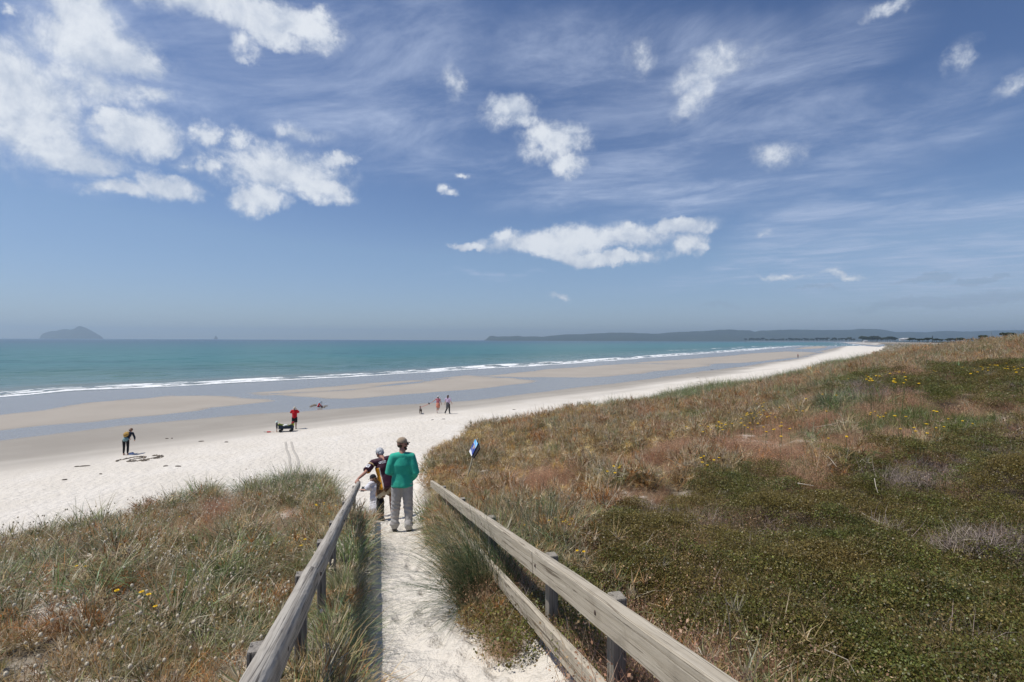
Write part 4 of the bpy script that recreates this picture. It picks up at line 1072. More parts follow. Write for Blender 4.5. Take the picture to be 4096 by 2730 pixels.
hr = fused(hair_mb(HF, .02, .9), 'hair', .006, 3, hairfn((.08, .04, .02), (.20, .11, .05))); cut_front(hr, HF, .04, .03); obj('hair', hr, M_HAIRM, kid)
pl = MB().tube([kid.matrix_world @ V3((0, 0, 0))] * 1 + [V3((0, 0, .01))], .01, 6)
tl = MB(); q0 = P2 + Matrix.Rotation(math.radians(58), 3, 'Z') @ ((J['wrL'] + J['wrR']) / 2 + V3((-.02, .075, -.03)))
tl.box((0, 0, 0), (.09, .15, .012), Matrix.Rotation(.5, 3, 'X')); tag(tl.build('tablet', M_DARKP, None, False, tuple(q0)), 'small dark slab held in both hands by the child in white', 'tablet')

# --- people on the beach
def beach_person(u, v, H, rz, label, z=None, group=None, vox=.016, **kw):
    p = ground_at(u, v, 8)
    J = joints(H, kw.get('lean', 0), kw.get('side', 0), 0, kw.get('child', 0))
    for k, q in kw.get('set', {}).items(): J[k] = V3(q)
    for k, q in kw.get('add', {}).items(): J[k] = J[k] + V3(q)
    HF = head_frame(J, math.radians(kw.get('yaw', 0)), math.radians(kw.get('pitch', 5)))
    o = person(tuple(p), math.radians(rz), label, group)
    put(o, 'body', body_mb(J, HF, kw.get('hands', {'L': ((0, .2, -1), (1, 0, 0), (0, 1, 0), .4), 'R': ((0, .2, -1), (-1, 0, 0), (0, 1, 0), .4)})), M_SKIN, vox * .75, skin_col(HF, kw.get('tone', TAN)), 3)
    return o, J, HF, p
def dress(o, J, HF, top=None, sleeve=.5, hem=.06, bottom=None, to=.45, grow=.02, shoes=None, hat=None, hatc=None, hair=None, hlong=0, vox=.014, botname='shorts', topname='shirt'):
    if top: put(o, topname, torso_cloth(J, grow, hem, sleeve), M_CLOTH, vox, plain(top, .012))
    if bottom: put(o, botname, leg_cloth(J, to, grow * .7), M_CLOTH, vox, plain(bottom, .008))
    if shoes:
        for s in 'LR': put(o, 'shoe', shoe_mb(J, s), M_CLOTH, vox * .8, plain(shoes))
    if hat == 'cap': direct(o, 'cap', cap_mb(HF), M_CLOTH, hatc)
    if hat == 'sun': direct(o, 'sun_hat', sunhat_mb(HF), M_CLOTH, hatc)
    if hair:
        hr = fused(hair_mb(HF, hlong, .88 if hat else 1.02), 'hair', vox * .6, 2, hairfn(hair, tuple(2 * k for k in hair))); cut_front(hr, HF); obj('hair', hr, M_HAIRM, o)
# photographer in red
bh = {'L': ((.5, .6, .5), (1, .3, 0), (0, 0, 1), .8), 'R': ((-.5, .6, .5), (-1, .3, 0), (0, 0, 1), .8)}
o, J, HF, p = beach_person(1178, 1717, 1.74, 8, 'man in red T-shirt, black shorts and wide pale hat taking a photo', hands=bh, yaw=-12,
    set=dict(elL=(-.30, .10, 1.22), wrL=(-.10, .24, 1.50), elR=(.29, .10, 1.24), wrR=(.07, .25, 1.50)), tone=(.38, .21, .14))
dress(o, J, HF, (.50, .010, .018), .85, .045, (.012, .012, .015), .47, .03, None, 'sun', (.50, .45, .37), (.08, .06, .05))
cmp_ = p + Matrix.Rotation(math.radians(8), 3, 'Z') @ V3((-.06, .30, 1.56))
cb = MB(); cb.box((0, 0, 0), (.13, .07, .10)); cb.tube([(0, .03, 0), (0, .13, 0)], .036, 12); tag(cb.build('camera_body', M_DARKP, None, False, tuple(cmp_)), 'black camera held up by the man in the red T-shirt', 'camera')
# toddler by the wagon
o, J, HF, p = beach_person(1107, 1729, .88, -60, 'toddler in pale mint sun hat and navy outfit standing beside the wagon', child=1, hands={'L': ((.3, 1, 0), (0, 0, -1), (1, 0, 0), .5), 'R': ((0, 1, 0), (0, 0, -1), (-1, 0, 0), .5)}, add=dict(wrL=(.03, .13, .10), wrR=(-.01, .16, .12), elL=(0, .03, .01), elR=(0, .04, .01)))
dress(o, J, HF, (.015, .018, .035), 1.5, .05, (.03, .03, .045), .40, .03, None, 'sun', (.55, .68, .62), (.10, .06, .04))
# child digging
o, J, HF, p = beach_person(1271, 1632, 1.0, -55, 'child in red top and pale blue sun hat sitting in the wet sand digging', child=1, lean=.45, pitch=25,
    set=dict(pel=(0, 0, .13), hipL=(-.06, 0, .12), hipR=(.06, 0, .12), kneeL=(-.16, .25, .13), kneeR=(.16, .25, .13), ankL=(-.13, .46, .055), ankR=(.13, .46, .055), toeL=(-.16, .54, .06), toeR=(.16, .54, .06)))
Rl = Matrix.Rotation(-.35, 3, 'X')
for k_, q_ in dict(waist=(0, 0, .22), chest=(0, 0, .34), neck=(0, -.01, .45), head=(0, .02, .565), shL=(-.115, 0, .43), shR=(.115, 0, .43)).items(): J[k_] = Rl @ V3(q_)
J['R'] = Rl; J['elL'] = V3((-.17, .26, .28)); J['elR'] = V3((.17, .26, .28)); J['wrL'] = V3((-.08, .40, .08)); J['wrR'] = V3((.08, .40, .08))
for ch in list(o.children): bpy.data.objects.remove(ch)
HF = head_frame(J, 0, math.radians(25)); hh = {'L': ((0, .5, -1), (1, 0, 0), (0, 1, 0), .3), 'R': ((0, .5, -1), (-1, 0, 0), (0, 1, 0), .3)}
put(o, 'body', body_mb(J, HF, hh), M_SKIN, .011, skin_col(HF, TAN), 3)
dress(o, J, HF, (.42, .012, .02), 1.6, .03, (.10, .012, .02), .45, .025, None, 'sun', (.42, .55, .66), (.05, .03, .02))
sp = empty('spade', tuple(ground_at(1288, 1631, 8)), .3); tag(sp, 'dark spade with a looped grip standing upright in the wet sand beside the digging child', 'spade')
MB().tube([(0, 0, .12), (-.03, 0, .52)], .016, 8).build('shaft', M_DARKP, sp)
MB().tube([(-.03 + .055 * math.sin(a), 0, .585 - .06 * math.cos(a)) for a in np.linspace(0, 2 * PI, 16)], .013, 8, caps=False).build('grip', M_DARKP, sp)
bl = MB()
bl.box((0, 0, .06), (.15, .012, .22), Matrix.Rotation(.12, 3, 'X')); bl.tube([(-.05, 0, .17), (.05, 0, .17)], .012, 6); bl.build('blade', M_DARKP, sp, False)
# woman with the dog
o, J, HF, p = beach_person(1752, 1653, 1.62, -3, 'woman in white cap and peach skirt walking a dog on a long red lead', tone=(.45, .24, .17), hands={'L': ((-1, .2, -.5), (0, 0, -1), (0, 1, 0), .7), 'R': ((0, .1, -1), (-1, 0, 0), (0, 1, 0), .4)},
    set=dict(elL=(-.40, .06, 1.13), wrL=(-.60, .12, .99), elR=(.26, -.04, 1.08), wrR=(.32, .05, .84), kneeR=(.09, .06, .47), ankR=(-.02, -.20, .22), toeR=(-.05, -.12, .05), kneeL=(-.08, .02, .46)))
dress(o, J, HF, (.42, .13, .16), 0, .0, (.48, .17, .11), .42, .015, (.62, .60, .58), 'cap', (.62, .60, .56), (.03, .02, .015), .02, topname='top')
sk = MB().tube([J['waist'], J['pel'], J['pel'] - V3((0, .01, .20))], [.135, .17, .20], 18, (V3((0, 1, 0)), .8)); put(o, 'skirt', sk, M_CLOTH, .014, plain((.55, .20, .13), .02))
LEAD_A = p + V3((-.66, .14, .95))
# woman in lilac
o, J, HF, p = beach_person(1792, 1656, 1.74, -6, 'woman with long dark hair, lilac T-shirt and black trousers striding along the beach', tone=PALE,
    set=dict(kneeL=(-.10, .05, .49), ankL=(-.22, -.24, .13), toeL=(-.24, -.08, .04), kneeR=(.09, .13, .50), ankR=(.10, .16, .085), toeR=(.13, .35, .03), elL=(-.26, .0, 1.13), wrL=(-.33, .10, .90), elR=(.27, -.04, 1.14), wrR=(.38, .02, .93)), yaw=28)
dress(o, J, HF, (.52, .40, .54), .7, .02, (.012, .012, .014), .97, .016, (.015, .015, .015), None, None, (.05, .025, .018), .13, botname='trousers')
jk = MB().tube([J['waist'], J['pel'] + V3((-.02, -.01, 0)), J['pel'] + V3((-.05, -.04, -.22))], [.15, .18, .15], 16, (V3((0, 1, 0)), .8)); jk.tube([J['pel'] + V3((-.12, -.03, -.1)), J['pel'] + V3((-.16, -.05, -.36))], [.06, .03], 10)
put(o, 'tied_jacket', jk, M_CLOTH, .014, plain((.09, .09, .095), .02))
# bending woman with the backpack
o, J, HF, p = beach_person(503, 1821, 1.70, 12, 'woman in black leggings and dark jacket bending forward under a yellow backpack', lean=.72, side=.10, pitch=62, yaw=10, tone=TAN,
    hands={'L': ((.2, .4, -1), (1, 0, 0), (0, 1, 0), .4), 'R': ((-.2, .4, -1), (-1, 0, 0), (0, 1, 0), .4)})
J['elL'] = J['shL'] + V3((-.03, .06, -.25)); J['elR'] = J['shR'] + V3((.10, .0, -.27)); J['wrL'] = J['elL'] + V3((.10, .15, -.12)); J['wrR'] = J['elR'] + V3((-.06, .14, -.16))
for ch in list(o.children): bpy.data.objects.remove(ch)
put(o, 'body', body_mb(J, HF, {'L': ((.2, .6, -.6), (1, 0, 0), (0, 1, 0), .5), 'R': ((-.2, .6, -.6), (-1, 0, 0), (0, 1, 0), .5)}, thin=.95), M_SKIN, .011, skin_col(HF, TAN), 3)
put(o, 'top_hem', MB().tube([J['pel'].lerp(J['waist'], .5), J['pel'], J['pel'] - V3((0, 0, .075))], [.155, .170, .165], 18, (V3((0, 1, 0)), .78), .1), M_CLOTH, .012, plain((.16, .26, .27), .004))
dress(o, J, HF, (.014, .017, .030), 2, .01, (.010, .010, .012), .96, .006, None, None, None, (.09, .05, .03), .02, topname='jacket', botname='leggings')
bun = HF @ V3((0, -.06, .10)); put(o, 'hair_bun', MB().ell(bun, (.035, .035, .03)), M_HAIRM, .01, hairfn((.06, .035, .02), (.12, .07, .04)))
bk = p + Matrix.Rotation(math.radians(12), 3, 'Z') @ (J['chest'].lerp(J['waist'], .35) + J['R'] @ V3((-.02, -.20, .0)))
bp_ = empty('backpack', tuple(bk), math.radians(12)); tag(bp_, 'mustard yellow backpack worn by the bending woman in black leggings', 'backpack')
bpm = MB().ell((0, 0, 0), (.145, .085, .185)); me = fused(bpm, 'bag', .012, 2, plain((.42, .26, .07), .012)); me.transform(J['R'].to_4x4()); obj('bag', me, M_CLOTH, bp_)
me = MB().ell((0, -.07, -.06), (.10, .045, .08)).mesh('front_pocket'); me.transform(J['R'].to_4x4()); obj('front_pocket', me, simple('dark yellow canvas', (.30, .18, .05), .9), bp_)
for sx in (-1, 1):
    me = MB().tube([(sx * .09, .02, .15), (sx * .11, .13, .17), (sx * .11, .20, .05), (sx * .10, .06, -.14)], .014, 8).mesh('strap'); me.transform(J['R'].to_4x4()); obj('strap', me, simple('dark strap', (.03, .03, .035), .9), bp_)
# tiny figures far along the beach
o, J, HF, p = beach_person(3192, 1433, 1.72, 20, 'distant walker in pinkish top and dark trousers at the edge of the wet channel', vox=.03, yaw=-30, lean=.1); dress(o, J, HF, (.32, .15, .13), 1.5, .05, (.02, .03, .035), .95, .02, None, None, None, (.05, .04, .03), 0, .03, botname='trousers')
o, J, HF, p = beach_person(3536, 1390, 1.72, 0, 'distant figure in dark clothes close to the foot of the far dunes', vox=.04); dress(o, J, HF, (.02, .02, .025), 1.5, .05, (.02, .02, .03), .95, .02, None, None, None, (.03, .02, .02), 0, .04, botname='trousers')
o, J, HF, p = beach_person(3304, 1383, 1.72, 0, 'faraway figure standing on the wet sand near the dark rock', vox=.05); dress(o, J, HF, (.04, .035, .04), 1.5, .05, (.03, .03, .04), .95, .02, None, None, None, (.03, .02, .02), 0, .05, botname='trousers')

# --- the dog, walking away and to the left on its lead
dp = ground_at(1682, 1656, 8); dog = empty('dog', tuple(dp), math.radians(14)); tag(dog, 'brindled grey-brown dog with white legs walking on a red lead', 'dog')
B = MB()
B.tube([(0, -.26, .40), (0, -.10, .40), (0, .10, .40), (0, .24, .43)], [.085, .085, .105, .10], 14, ((1, 0, 0), .82))
B.tube([(0, .25, .45), (0, .36, .55)], [.075, .06], 12); B.ell((0, .41, .60), (.062, .075, .06)); B.tube([(0, .45, .58), (0, .55, .55)], [.038, .026], 10)
for sx in (-1, 1): B.tube([(sx * .045, .38, .65), (sx * .06, .37, .70)], [.025, .01], 8, ((0, 1, 0), .5))
B.tube([(0, -.33, .44), (0, -.44, .50), (0, -.50, .60)], [.028, .022, .012], 8)
for sx, dy in ((-1, .05), (1, -.06)):
    B.tube([(sx * .06, .20, .40), (sx * .065, .19 + dy * .3, .24), (sx * .065, .21 + dy, .10), (sx * .065, .22 + dy, .03)], [.055, .036, .024, .020], 10); B.ell((sx * .065, .24 + dy, .022), (.028, .042, .022))
    B.tube([(sx * .06, -.27, .39), (sx * .07, -.20 - dy * .4, .27), (sx * .07, -.33 - dy, .15), (sx * .07, -.30 - dy, .03)], [.075, .052, .026, .021], 10); B.ell((sx * .07, -.28 - dy, .022), (.028, .042, .022))
def dogc(co, no):
    n = fbm(co[:, 0] * 20, co[:, 1] * 20 + co[:, 2] * 20, 3, 3)[:, None]; c = np.array((.045, .035, .030)) * (1 - n) + np.array((.12, .09, .07)) * n
    c = np.where((co[:, 2] < .08)[:, None], np.array((.30, .27, .24)), c); c = np.where(((co[:, 1] > .33) & (co[:, 2] > .5))[:, None], np.array((.07, .035, .022)), c); return c
put(dog, 'body', B, M_CLOTH, .013, dogc)
MB().tube([(.0 + .066 * math.cos(a), .30 - .02 * math.sin(a), .49 + .066 * math.sin(a)) for a in np.linspace(0, 2 * PI, 15)], .007, 6, caps=False).build('collar', simple('red collar', (.5, .06, .05), .7), dog)
Lb = dp + Matrix.Rotation(math.radians(14), 3, 'Z') @ V3((0, .24, .56)); ld = empty('dog_lead', tuple(LEAD_A)); tag(ld, 'long taut red dog lead between the woman in peach and her dog', 'dog lead')
rel = Lb - LEAD_A; MB().tube([V3((0, 0, 0)), rel * .5 + V3((0, 0, -.03)), rel], .014, 6).build('strap', simple('red webbing', (.58, .11, .085), .8), ld)
q = rel * .2; MB().box(tuple(q), (.12, .06, .13)).tube([q + V3((0, 0, .06)), q + V3((-.05, 0, .11))], .02, 6).build('bag_holder', M_DARKP, ld, False)
# ------------------------------------------------------------------ plants
def leaf_mat(name, rough=.55, transl=.3, attr_col='tint', two=(.52, .44, .33), var=.5):
    """blade colour = tint carried by the plant, some blades dead straw; light passes through thin leaves"""
    m, t, out = new_mat(name)
    tint = t.attr(attr_col, 'INSTANCER').outputs['Color']
    bv = t.attr('bv').outputs['Fac']                     # per blade 0..1
    rnd = t('ShaderNodeObjectInfo').outputs['Random']
    dead = t.ss(t.math('ADD', bv, t.math('MULTIPLY', t.math('SUBTRACT', rnd, .5), .5)), .70, .90)
    c = t.mix(t.math('MULTIPLY', dead, .75), tint, two)
    k = t.math('ADD', 1 - var, t.math('MULTIPLY', t.math('FRACT', t.math('MULTIPLY', bv, 7.13)), 2 * var))
    kc = t('ShaderNodeCombineColor', inp={0: k, 1: k, 2: k}).outputs[0]
    c = t.mix(1, c, kc, 'MULTIPLY')
    p = t('ShaderNodeBsdfPrincipled', inp={'Base Color': c, 'Roughness': rough, 'Specular IOR Level': .35})
    tr = t('ShaderNodeBsdfTranslucent', inp={'Color': c})
    mx = t('ShaderNodeMixShader', inp={0: transl, 1: p.outputs[0], 2: tr.outputs[0]})
    t.l.new(mx.outputs[0], out.inputs[0]); return m
M_BLADE = leaf_mat('dune grass blades', .38, .3)
M_FINE = leaf_mat('fine dry grass', .6, .4, two=(.52, .37, .26))
M_LEAF = leaf_mat('small round leaves', .42, .25, two=(.12, .085, .02), var=.5)
M_TWIG = leaf_mat('thin dead twigs', .8, .0, two=(.16, .12, .085))
M_HEAD = leaf_mat('seed heads', .8, .15, two=(.98, .86, .66), var=.06)

class BL:
    """collects tapering blades into arrays"""
    def __init__(s): s.V = []; s.F = []; s.b = []; s.n = 0
    def blade(s, p, az, lean, L, w, droop, seg=4, bv=None, twist=0, rg=random):
        x, y, z = p; bv = rg.random() if bv is None else bv
        ca, sa = math.cos(az), math.sin(az); el = PI / 2 - lean; px, pz = 0, 0
        sx, sy = -math.sin(az + twist), math.cos(az + twist)
        st = s.n
        for i in range(seg + 1):
            f = i / seg; ww = w * (1 - f ** 1.6) * .5 + w * .04
            cx, cy = x + ca * px, y + sa * px
            s.V.append((cx - sx * ww, cy - sy * ww, z + pz)); s.V.append((cx + sx * ww, cy + sy * ww, z + pz)); s.b += [bv, bv]
            if i < seg:
                px += math.cos(el) * L / seg; pz += math.sin(el) * L / seg; el -= droop / seg * (1 + f)
                s.F.append((st + 2 * i, st + 2 * i + 1, st + 2 * i + 3, st + 2 * i + 2))
        s.n += 2 * (seg + 1)
        return (x + ca * px, y + sa * px, z + pz)
    def disc(s, p, nrm, r, bv=None, k=1.0):
        n = Vector(nrm).normalized(); u = n.orthogonal().normalized(); a = random.random() * 6.28
        u = (Matrix.Rotation(a, 3, n) @ u); w = n.cross(u); bv = random.random() if bv is None else bv
        p = Vector(p)
        for q in (u * r, w * r * .7 * k, -u * r, -w * r * .7 * k): s.V.append(tuple(p + q)); s.b.append(bv)
        s.F.append((s.n, s.n + 1, s.n + 2, s.n + 3)); s.n += 4
    def tuft(s, p, r, k=5, bv=.5):
        """small rounded fluffy head"""
        p = Vector(p); rows = ((-1.3, .3), (-.7, .85), (0, 1), (.7, .8), (1.35, .2)); k = 6
        for z_, f in rows:
            for i in range(k): s.V.append((p.x + r * f * math.cos(2 * PI * i / k), p.y + r * f * math.sin(2 * PI * i / k), p.z + r * z_)); s.b.append(bv)
        for j in range(4):
            for i in range(k): s.F.append((s.n + j * k + i, s.n + j * k + (i + 1) % k, s.n + (j + 1) * k + (i + 1) % k, s.n + (j + 1) * k + i))
        s.n += 5 * k
    def mesh(s, name, mat):
        me = np_mesh(name, np.array(s.V), np.array(s.F), False); fattr(me, 'bv', np.array(s.b)); me.materials.append(mat); return me
def kit(name, fn, k, mat):
    """k variants of a plant kept in their own set"""
    c = bpy.data.collections.new(name)
    for i in range(k):
        random.seed(hash((name, i)) % 9999 if False else i * 77 + len(name) * 13)
        b = BL(); fn(b); o = bpy.data.objects.new(f'{name}_{i:02d}', b.mesh(name, mat)); c.objects.link(o)
    return c
U = random.uniform
def f_marram(b):
    for i in range(46):
        a = U(0, 6.28); r = U(0, .11) ; l = U(.3, .72)
        b.blade((r * math.cos(a), r * math.sin(a), -.03), a + U(-.7, .7), U(.05, .75), l, U(.0055, .010), U(.3, 2.1), 5, twist=U(-.6, .6))
def f_spin(b):
    for i in range(34):
        a = U(0, 6.28); r = U(0, .14); b.blade((r * math.cos(a), r * math.sin(a), -.02 + U(0, .06)), a + U(-1.2, 1.2), U(.3, 1.35), U(.2, .46), U(.006, .011), U(-.3, 1.5), 3, twist=U(-1, 1))
    for k in range(4):
        a = U(0, 6.28); r = U(.02, .16); h = U(.08, .28); c = (r * math.cos(a), r * math.sin(a), h)
        b.blade((c[0], c[1], -.02), 0, 0, h, .004, 0, 1, bv=.7)
        for q in range(13):
            b.blade(c, U(0, 6.28), U(.2, 1.7), U(.06, .13), .007, U(-.5, .3), 2, bv=U(.5, 1))
def f_star(b):   # spiky seed ball of the sand spinifex
    for k in range(3):
        a = U(0, 6.28); r = U(0, .14); h = U(.10, .3); c = Vector((r * math.cos(a), r * math.sin(a), h))
        for q in range(40):
            v = Vector((U(-1, 1), U(-1, 1), U(-.6, 1))).normalized(); v2 = v * U(.09, .16)
            az = math.atan2(v.y, v.x); b.blade(tuple(c), az, PI / 2 - math.asin(v.z), v2.length, .0045, 0, 1, bv=U(.3, 1))
    for i in range(16):
        a = U(0, 6.28); b.blade((0, 0, -.02), a, U(.2, 1.2), U(.2, .4), .007, U(.2, 1.4), 3)
def f_bunny(b):
    for i in range(5):
        a = U(0, 6.28); r = U(0, .12); l = U(.42, .72)
        e = b.blade((r * math.cos(a), r * math.sin(a), -.02), a, U(.05, .35), l, .003, U(.1, .7), 4, bv=.75)
        b.tuft(e, U(.0085, .0125), 4, bv=.985)
    for i in range(14):
        a = U(0, 6.28); b.blade((0, 0, -.02), a, U(.1, .9), U(.15, .4), .005, U(.2, 1.4), 3)
def f_fine(b):
    for i in range(95):
        a = U(0, 6.28); r = .17 * math.sqrt(U(0, 1)); l = U(.14, .36)
        e = b.blade((r * math.cos(a), r * math.sin(a), -.02), U(0, 6.28), U(.02, .8), l, U(.0018, .003), U(.1, 1.2), 3, twist=U(-1.5, 1.5))
        if i % 2:
            for q in range(4): b.disc((e[0] + U(-.03, .03), e[1] + U(-.03, .03), e[2] + U(-.06, .01)), (U(-1, 1), U(-1, 1), U(-1, 1)), U(.004, .007))
def f_mat(b):
    for i in range(210):
        a = U(0, 6.28); r = .21 * math.sqrt(U(0, 1)); h = .11 * (1 - (r / .24) ** 2) * U(.25, 1.15)
        b.disc((r * math.cos(a), r * math.sin(a), h), (U(-.8, .8), U(-.8, .8), U(.15, 1)), U(.006, .0115), bv=U(0, .82), k=U(.9, 1.4))
    for i in range(22):
        a = U(0, 6.28); r = U(0, .18); b.blade((r * math.cos(a), r * math.sin(a), U(0, .07)), U(0, 6.28), U(.5, 1.6), U(.06, .2), .003, U(-1.5, 1.5), 3, bv=U(.85, 1), twist=U(-1, 1))
def f_twig(b):
    for i in range(70):
        a = U(0, 6.28); r = U(0, .22); b.blade((r * math.cos(a), r * math.sin(a), U(-.02, .1)), U(0, 6.28), U(.2, 1.5), U(.1, .34), U(.0025, .0045), U(-1.6, 1.6), 3, twist=U(-1, 1))
def f_rush(b):
    for i in range(90):
        a = U(0, 6.28); r = U(0, .1); b.blade((r * math.cos(a), r * math.sin(a), -.03), a + U(-.4, .4), U(.02, .6), U(.45, .95), .0045, U(.1, 1.0), 4, bv=U(0, .7))
def f_soft(b):   # fresh green grass
    for i in range(50):
        a = U(0, 6.28); r = U(0, .15); b.blade((r * math.cos(a), r * math.sin(a), -.02), U(0, 6.28), U(.05, .9), U(.1, .3), U(.004, .008), U(.2, 1.6), 3, bv=U(0, .7), twist=U(-1, 1))
K_MAR = kit('marram', f_marram, 6, M_BLADE); K_SPIN = kit('spinifex', f_spin, 6, M_BLADE); K_STAR = kit('spiky', f_star, 3, M_HEAD); K_BUN = kit('harestail', f_bunny, 4, M_HEAD)
K_FINE = kit('finegrass', f_fine, 5, M_FINE); K_MAT = kit('matplant', f_mat, 6, M_LEAF); K_TWIG = kit('deadtwig', f_twig, 4, M_TWIG); K_SOFT = kit('softgrass', f_soft, 4, M_BLADE)

def scatter(name, kitc, P, scale, tint, label, cat, tilt=.25, squash=None):
    """one stuff object: a plant from the kit stands at every point"""
    n = len(P)
    me = bpy.data.meshes.new(name); me.vertices.add(n); me.vertices.foreach_set('co', np.asarray(P, np.float32).ravel())
    rot = np.c_[RNG.normal(0, tilt, n), RNG.normal(0, tilt, n), RNG.uniform(0, 6.283, n)]
    a = me.attributes.new('rot', 'FLOAT_VECTOR', 'POINT'); a.data.foreach_set('vector', rot.astype(np.float32).ravel())
    sc = np.c_[scale, scale, scale * (squash if squash is not None else 1)]
    a = me.attributes.new('scl', 'FLOAT_VECTOR', 'POINT'); a.data.foreach_set('vector', sc.astype(np.float32).ravel())
    a = me.attributes.new('pick', 'INT', 'POINT'); a.data.foreach_set('value', RNG.integers(0, len(kitc.objects), n).astype(np.int32))
    cattr(me, 'tint', tint)
    me.update(); o = obj(name, me)
    g = bpy.data.node_groups.new(name, 'GeometryNodeTree')
    g.interface.new_socket('Geometry', in_out='INPUT', socket_type='NodeSocketGeometry'); g.interface.new_socket('Geometry', in_out='OUTPUT', socket_type='NodeSocketGeometry')
    gi = g.nodes.new('NodeGroupInput'); go = g.nodes.new('NodeGroupOutput'); ci_ = g.nodes.new('GeometryNodeCollectionInfo'); ip = g.nodes.new('GeometryNodeInstanceOnPoints')
    ci_.inputs['Collection'].default_value = kitc; ci_.inputs['Separate Children'].default_value = True; ci_.inputs['Reset Children'].default_value = True
    ip.inputs['Pick Instance'].default_value = True
    def na(nm, typ): q = g.nodes.new('GeometryNodeInputNamedAttribute'); q.data_type = typ; q.inputs['Name'].default_value = nm; return q.outputs['Attribute']
    L = g.links.new
    L(gi.outputs[0], ip.inputs['Points']); L(ci_.outputs[0], ip.inputs['Instance']); L(na('pick', 'INT'), ip.inputs['Instance Index'])
    L(na('rot', 'FLOAT_VECTOR'), ip.inputs['Rotation']); L(na('scl', 'FLOAT_VECTOR'), ip.inputs['Scale']); L(ip.outputs[0], go.inputs[0])
    md = o.modifiers.new('scatter', 'NODES'); md.node_group = g
    return tag(o, label, cat, kind='stuff')

# where each kind of plant grows: outlines walked on the ground (photo coordinates give each corner's bearing)
PL_PINK = [plot(q) for q in ([(1150, 1125), (1200, 1095), (1300, 1095), (1340, 1120), (1320, 1155), (1230, 1160)], [(1400, 1075), (1470, 1062), (1560, 1070), (1570, 1100), (1480, 1110), (1410, 1100)], [(1410, 1130), (1480, 1120), (1560, 1135), (1550, 1175), (1470, 1180), (1420, 1165)],
                             [(1500, 1020), (1580, 1010), (1640, 1030), (1600, 1060), (1520, 1055)], [(1640, 1000), (1760, 985), (1850, 1000), (1860, 1040), (1740, 1060), (1650, 1045)], [(1870, 1015), (2000, 990), (2130, 1000), (2140, 1045), (2000, 1050), (1890, 1045)], [(1740, 955), (1800, 945), (1830, 970), (1770, 985)], [(2150, 1010), (2350, 985), (2350, 1015), (2200, 1040)],
                             [(600, 1190), (680, 1180), (720, 1210), (660, 1250), (590, 1240)], [(400, 1225), (470, 1215), (520, 1250), (450, 1290), (390, 1270)], [(440, 1080 + 100), (560, 1170), (560, 1200), (470, 1210)])]
PL_TWIG = [plot(q) for q in ([(2010, 1110), (2120, 1085), (2290, 1060), (2330, 1080), (2200, 1120), (2060, 1140)], [(1910, 905), (1990, 890), (2060, 905), (2050, 925), (1950, 928)], [(1600, 1390), (1680, 1370), (1730, 1440), (1700, 1510), (1610, 1500), (1560, 1440)], [(2100, 1500), (2230, 1480), (2350, 1530), (2352, 1567), (2180, 1567)], [(1730, 1290), (1850, 1290), (1850, 1330), (1740, 1330)])]
PL_GREEN = [plot(q) for q in ([(1900, 960), (2000, 945), (2200, 955), (2352, 968), (2352, 1000), (2200, 1005), (2030, 1000), (1920, 985)], [(1700, 1085), (1800, 1065), (1880, 1075), (1850, 1120), (1740, 1125)], [(1500, 960), (1600, 945), (1680, 960), (1620, 985)])]
def cloud_pts(n, r1, r2, pw=.5, th=57):
    u = RNG.random(n); r = (u * (r2 ** pw - r1 ** pw) + r1 ** pw) ** (1 / pw); a = RNG.uniform(-math.radians(th), math.radians(th), n)
    return r * np.sin(a), r * np.cos(a)
x, y = cloud_pts(118000, 1.3, 135)
z, ts, s, pdn = ground(x, y, True)
r = np.hypot(x, y)
jit = (fbm(x * 1.3, y * 1.3, 3, 201) - .5) * np.clip(r * .14, .5, 3)
edge_s = s + (fbm(x * .8, y * .8, 3, 203) - .5) * 1.6
bare = inside(x, y, PL_BARE) + jit * .3
ok = (edge_s > -.9) & ((pdn > .20 + .25 * RNG.random(len(x))) | (y > 19)) & ((bare < 0) | (RNG.random(len(x)) < .06))
# the fences keep their line: nothing roots in the boards
for LN in (LL, RL): ok &= np.abs(x - (LN[0] + LN[1] * y)) > .07
x, y, z, s, r, jit, pdn, edge_s = [q[ok] for q in (x, y, z, s, r, jit, pdn, edge_s)]
n = len(x); rnd = RNG.random(n)
right = x > (RL[0] + RL[1] * y) - .2
right |= (x > -3.3 + (y - 11) * .05) & (y > 11)
imat = inside(x, y, PL_MAT) + jit * .6; ipink = inside(x, y, PL_PINK) + jit * .5; itw = inside(x, y, PL_TWIG) + jit * .6; igr = inside(x, y, PL_GREEN) + jit * .6
kind = np.full(n, 0)                                    # 0 marram 1 spinifex 2 star 3 bunny 4 fine 5 mat 6 twig 7 soft
big = fbm(x * .28, y * .28, 3, 211); mid = fbm(x * .9, y * .9, 3, 213)
kind = np.where(rnd < .52 + (big - .5) * 1.6, 1, kind)
nearsp = right & (r < 32) & (edge_s < 9)
kind = np.where(nearsp & (rnd > .25), 1, kind); kind = np.where(nearsp & (rnd > .86), 2, kind)
kind = np.where(~right & (edge_s > 1.2) & (rnd > .88), 3, kind)
kind = np.where(right & (r > 32) & (edge_s < 7) & (rnd < .85), 0, kind)
inner = right & (edge_s > 7) & (rnd > .45)
kind = np.where(inner & (mid > .5), 4, kind)
kind = np.where((igr > 0) & (rnd < .75), 7, kind)
kind = np.where((ipink > 0) & (rnd < .9), 4, kind)
imat = imat + (fbm(x * 2.1, y * 2.1, 3, 241) - .5) * 1.6 * np.clip(r / 8, .6, 3)
kind = np.where((imat > 0) & (rnd < .955), 5, kind)
kind = np.where((imat > 0) & (rnd >= .955) & (rnd < .985), 4, kind)
kind = np.where((imat > .2) & (imat < 1.4) & (mid > .56), np.where(rnd < .5, 4, kind), kind)
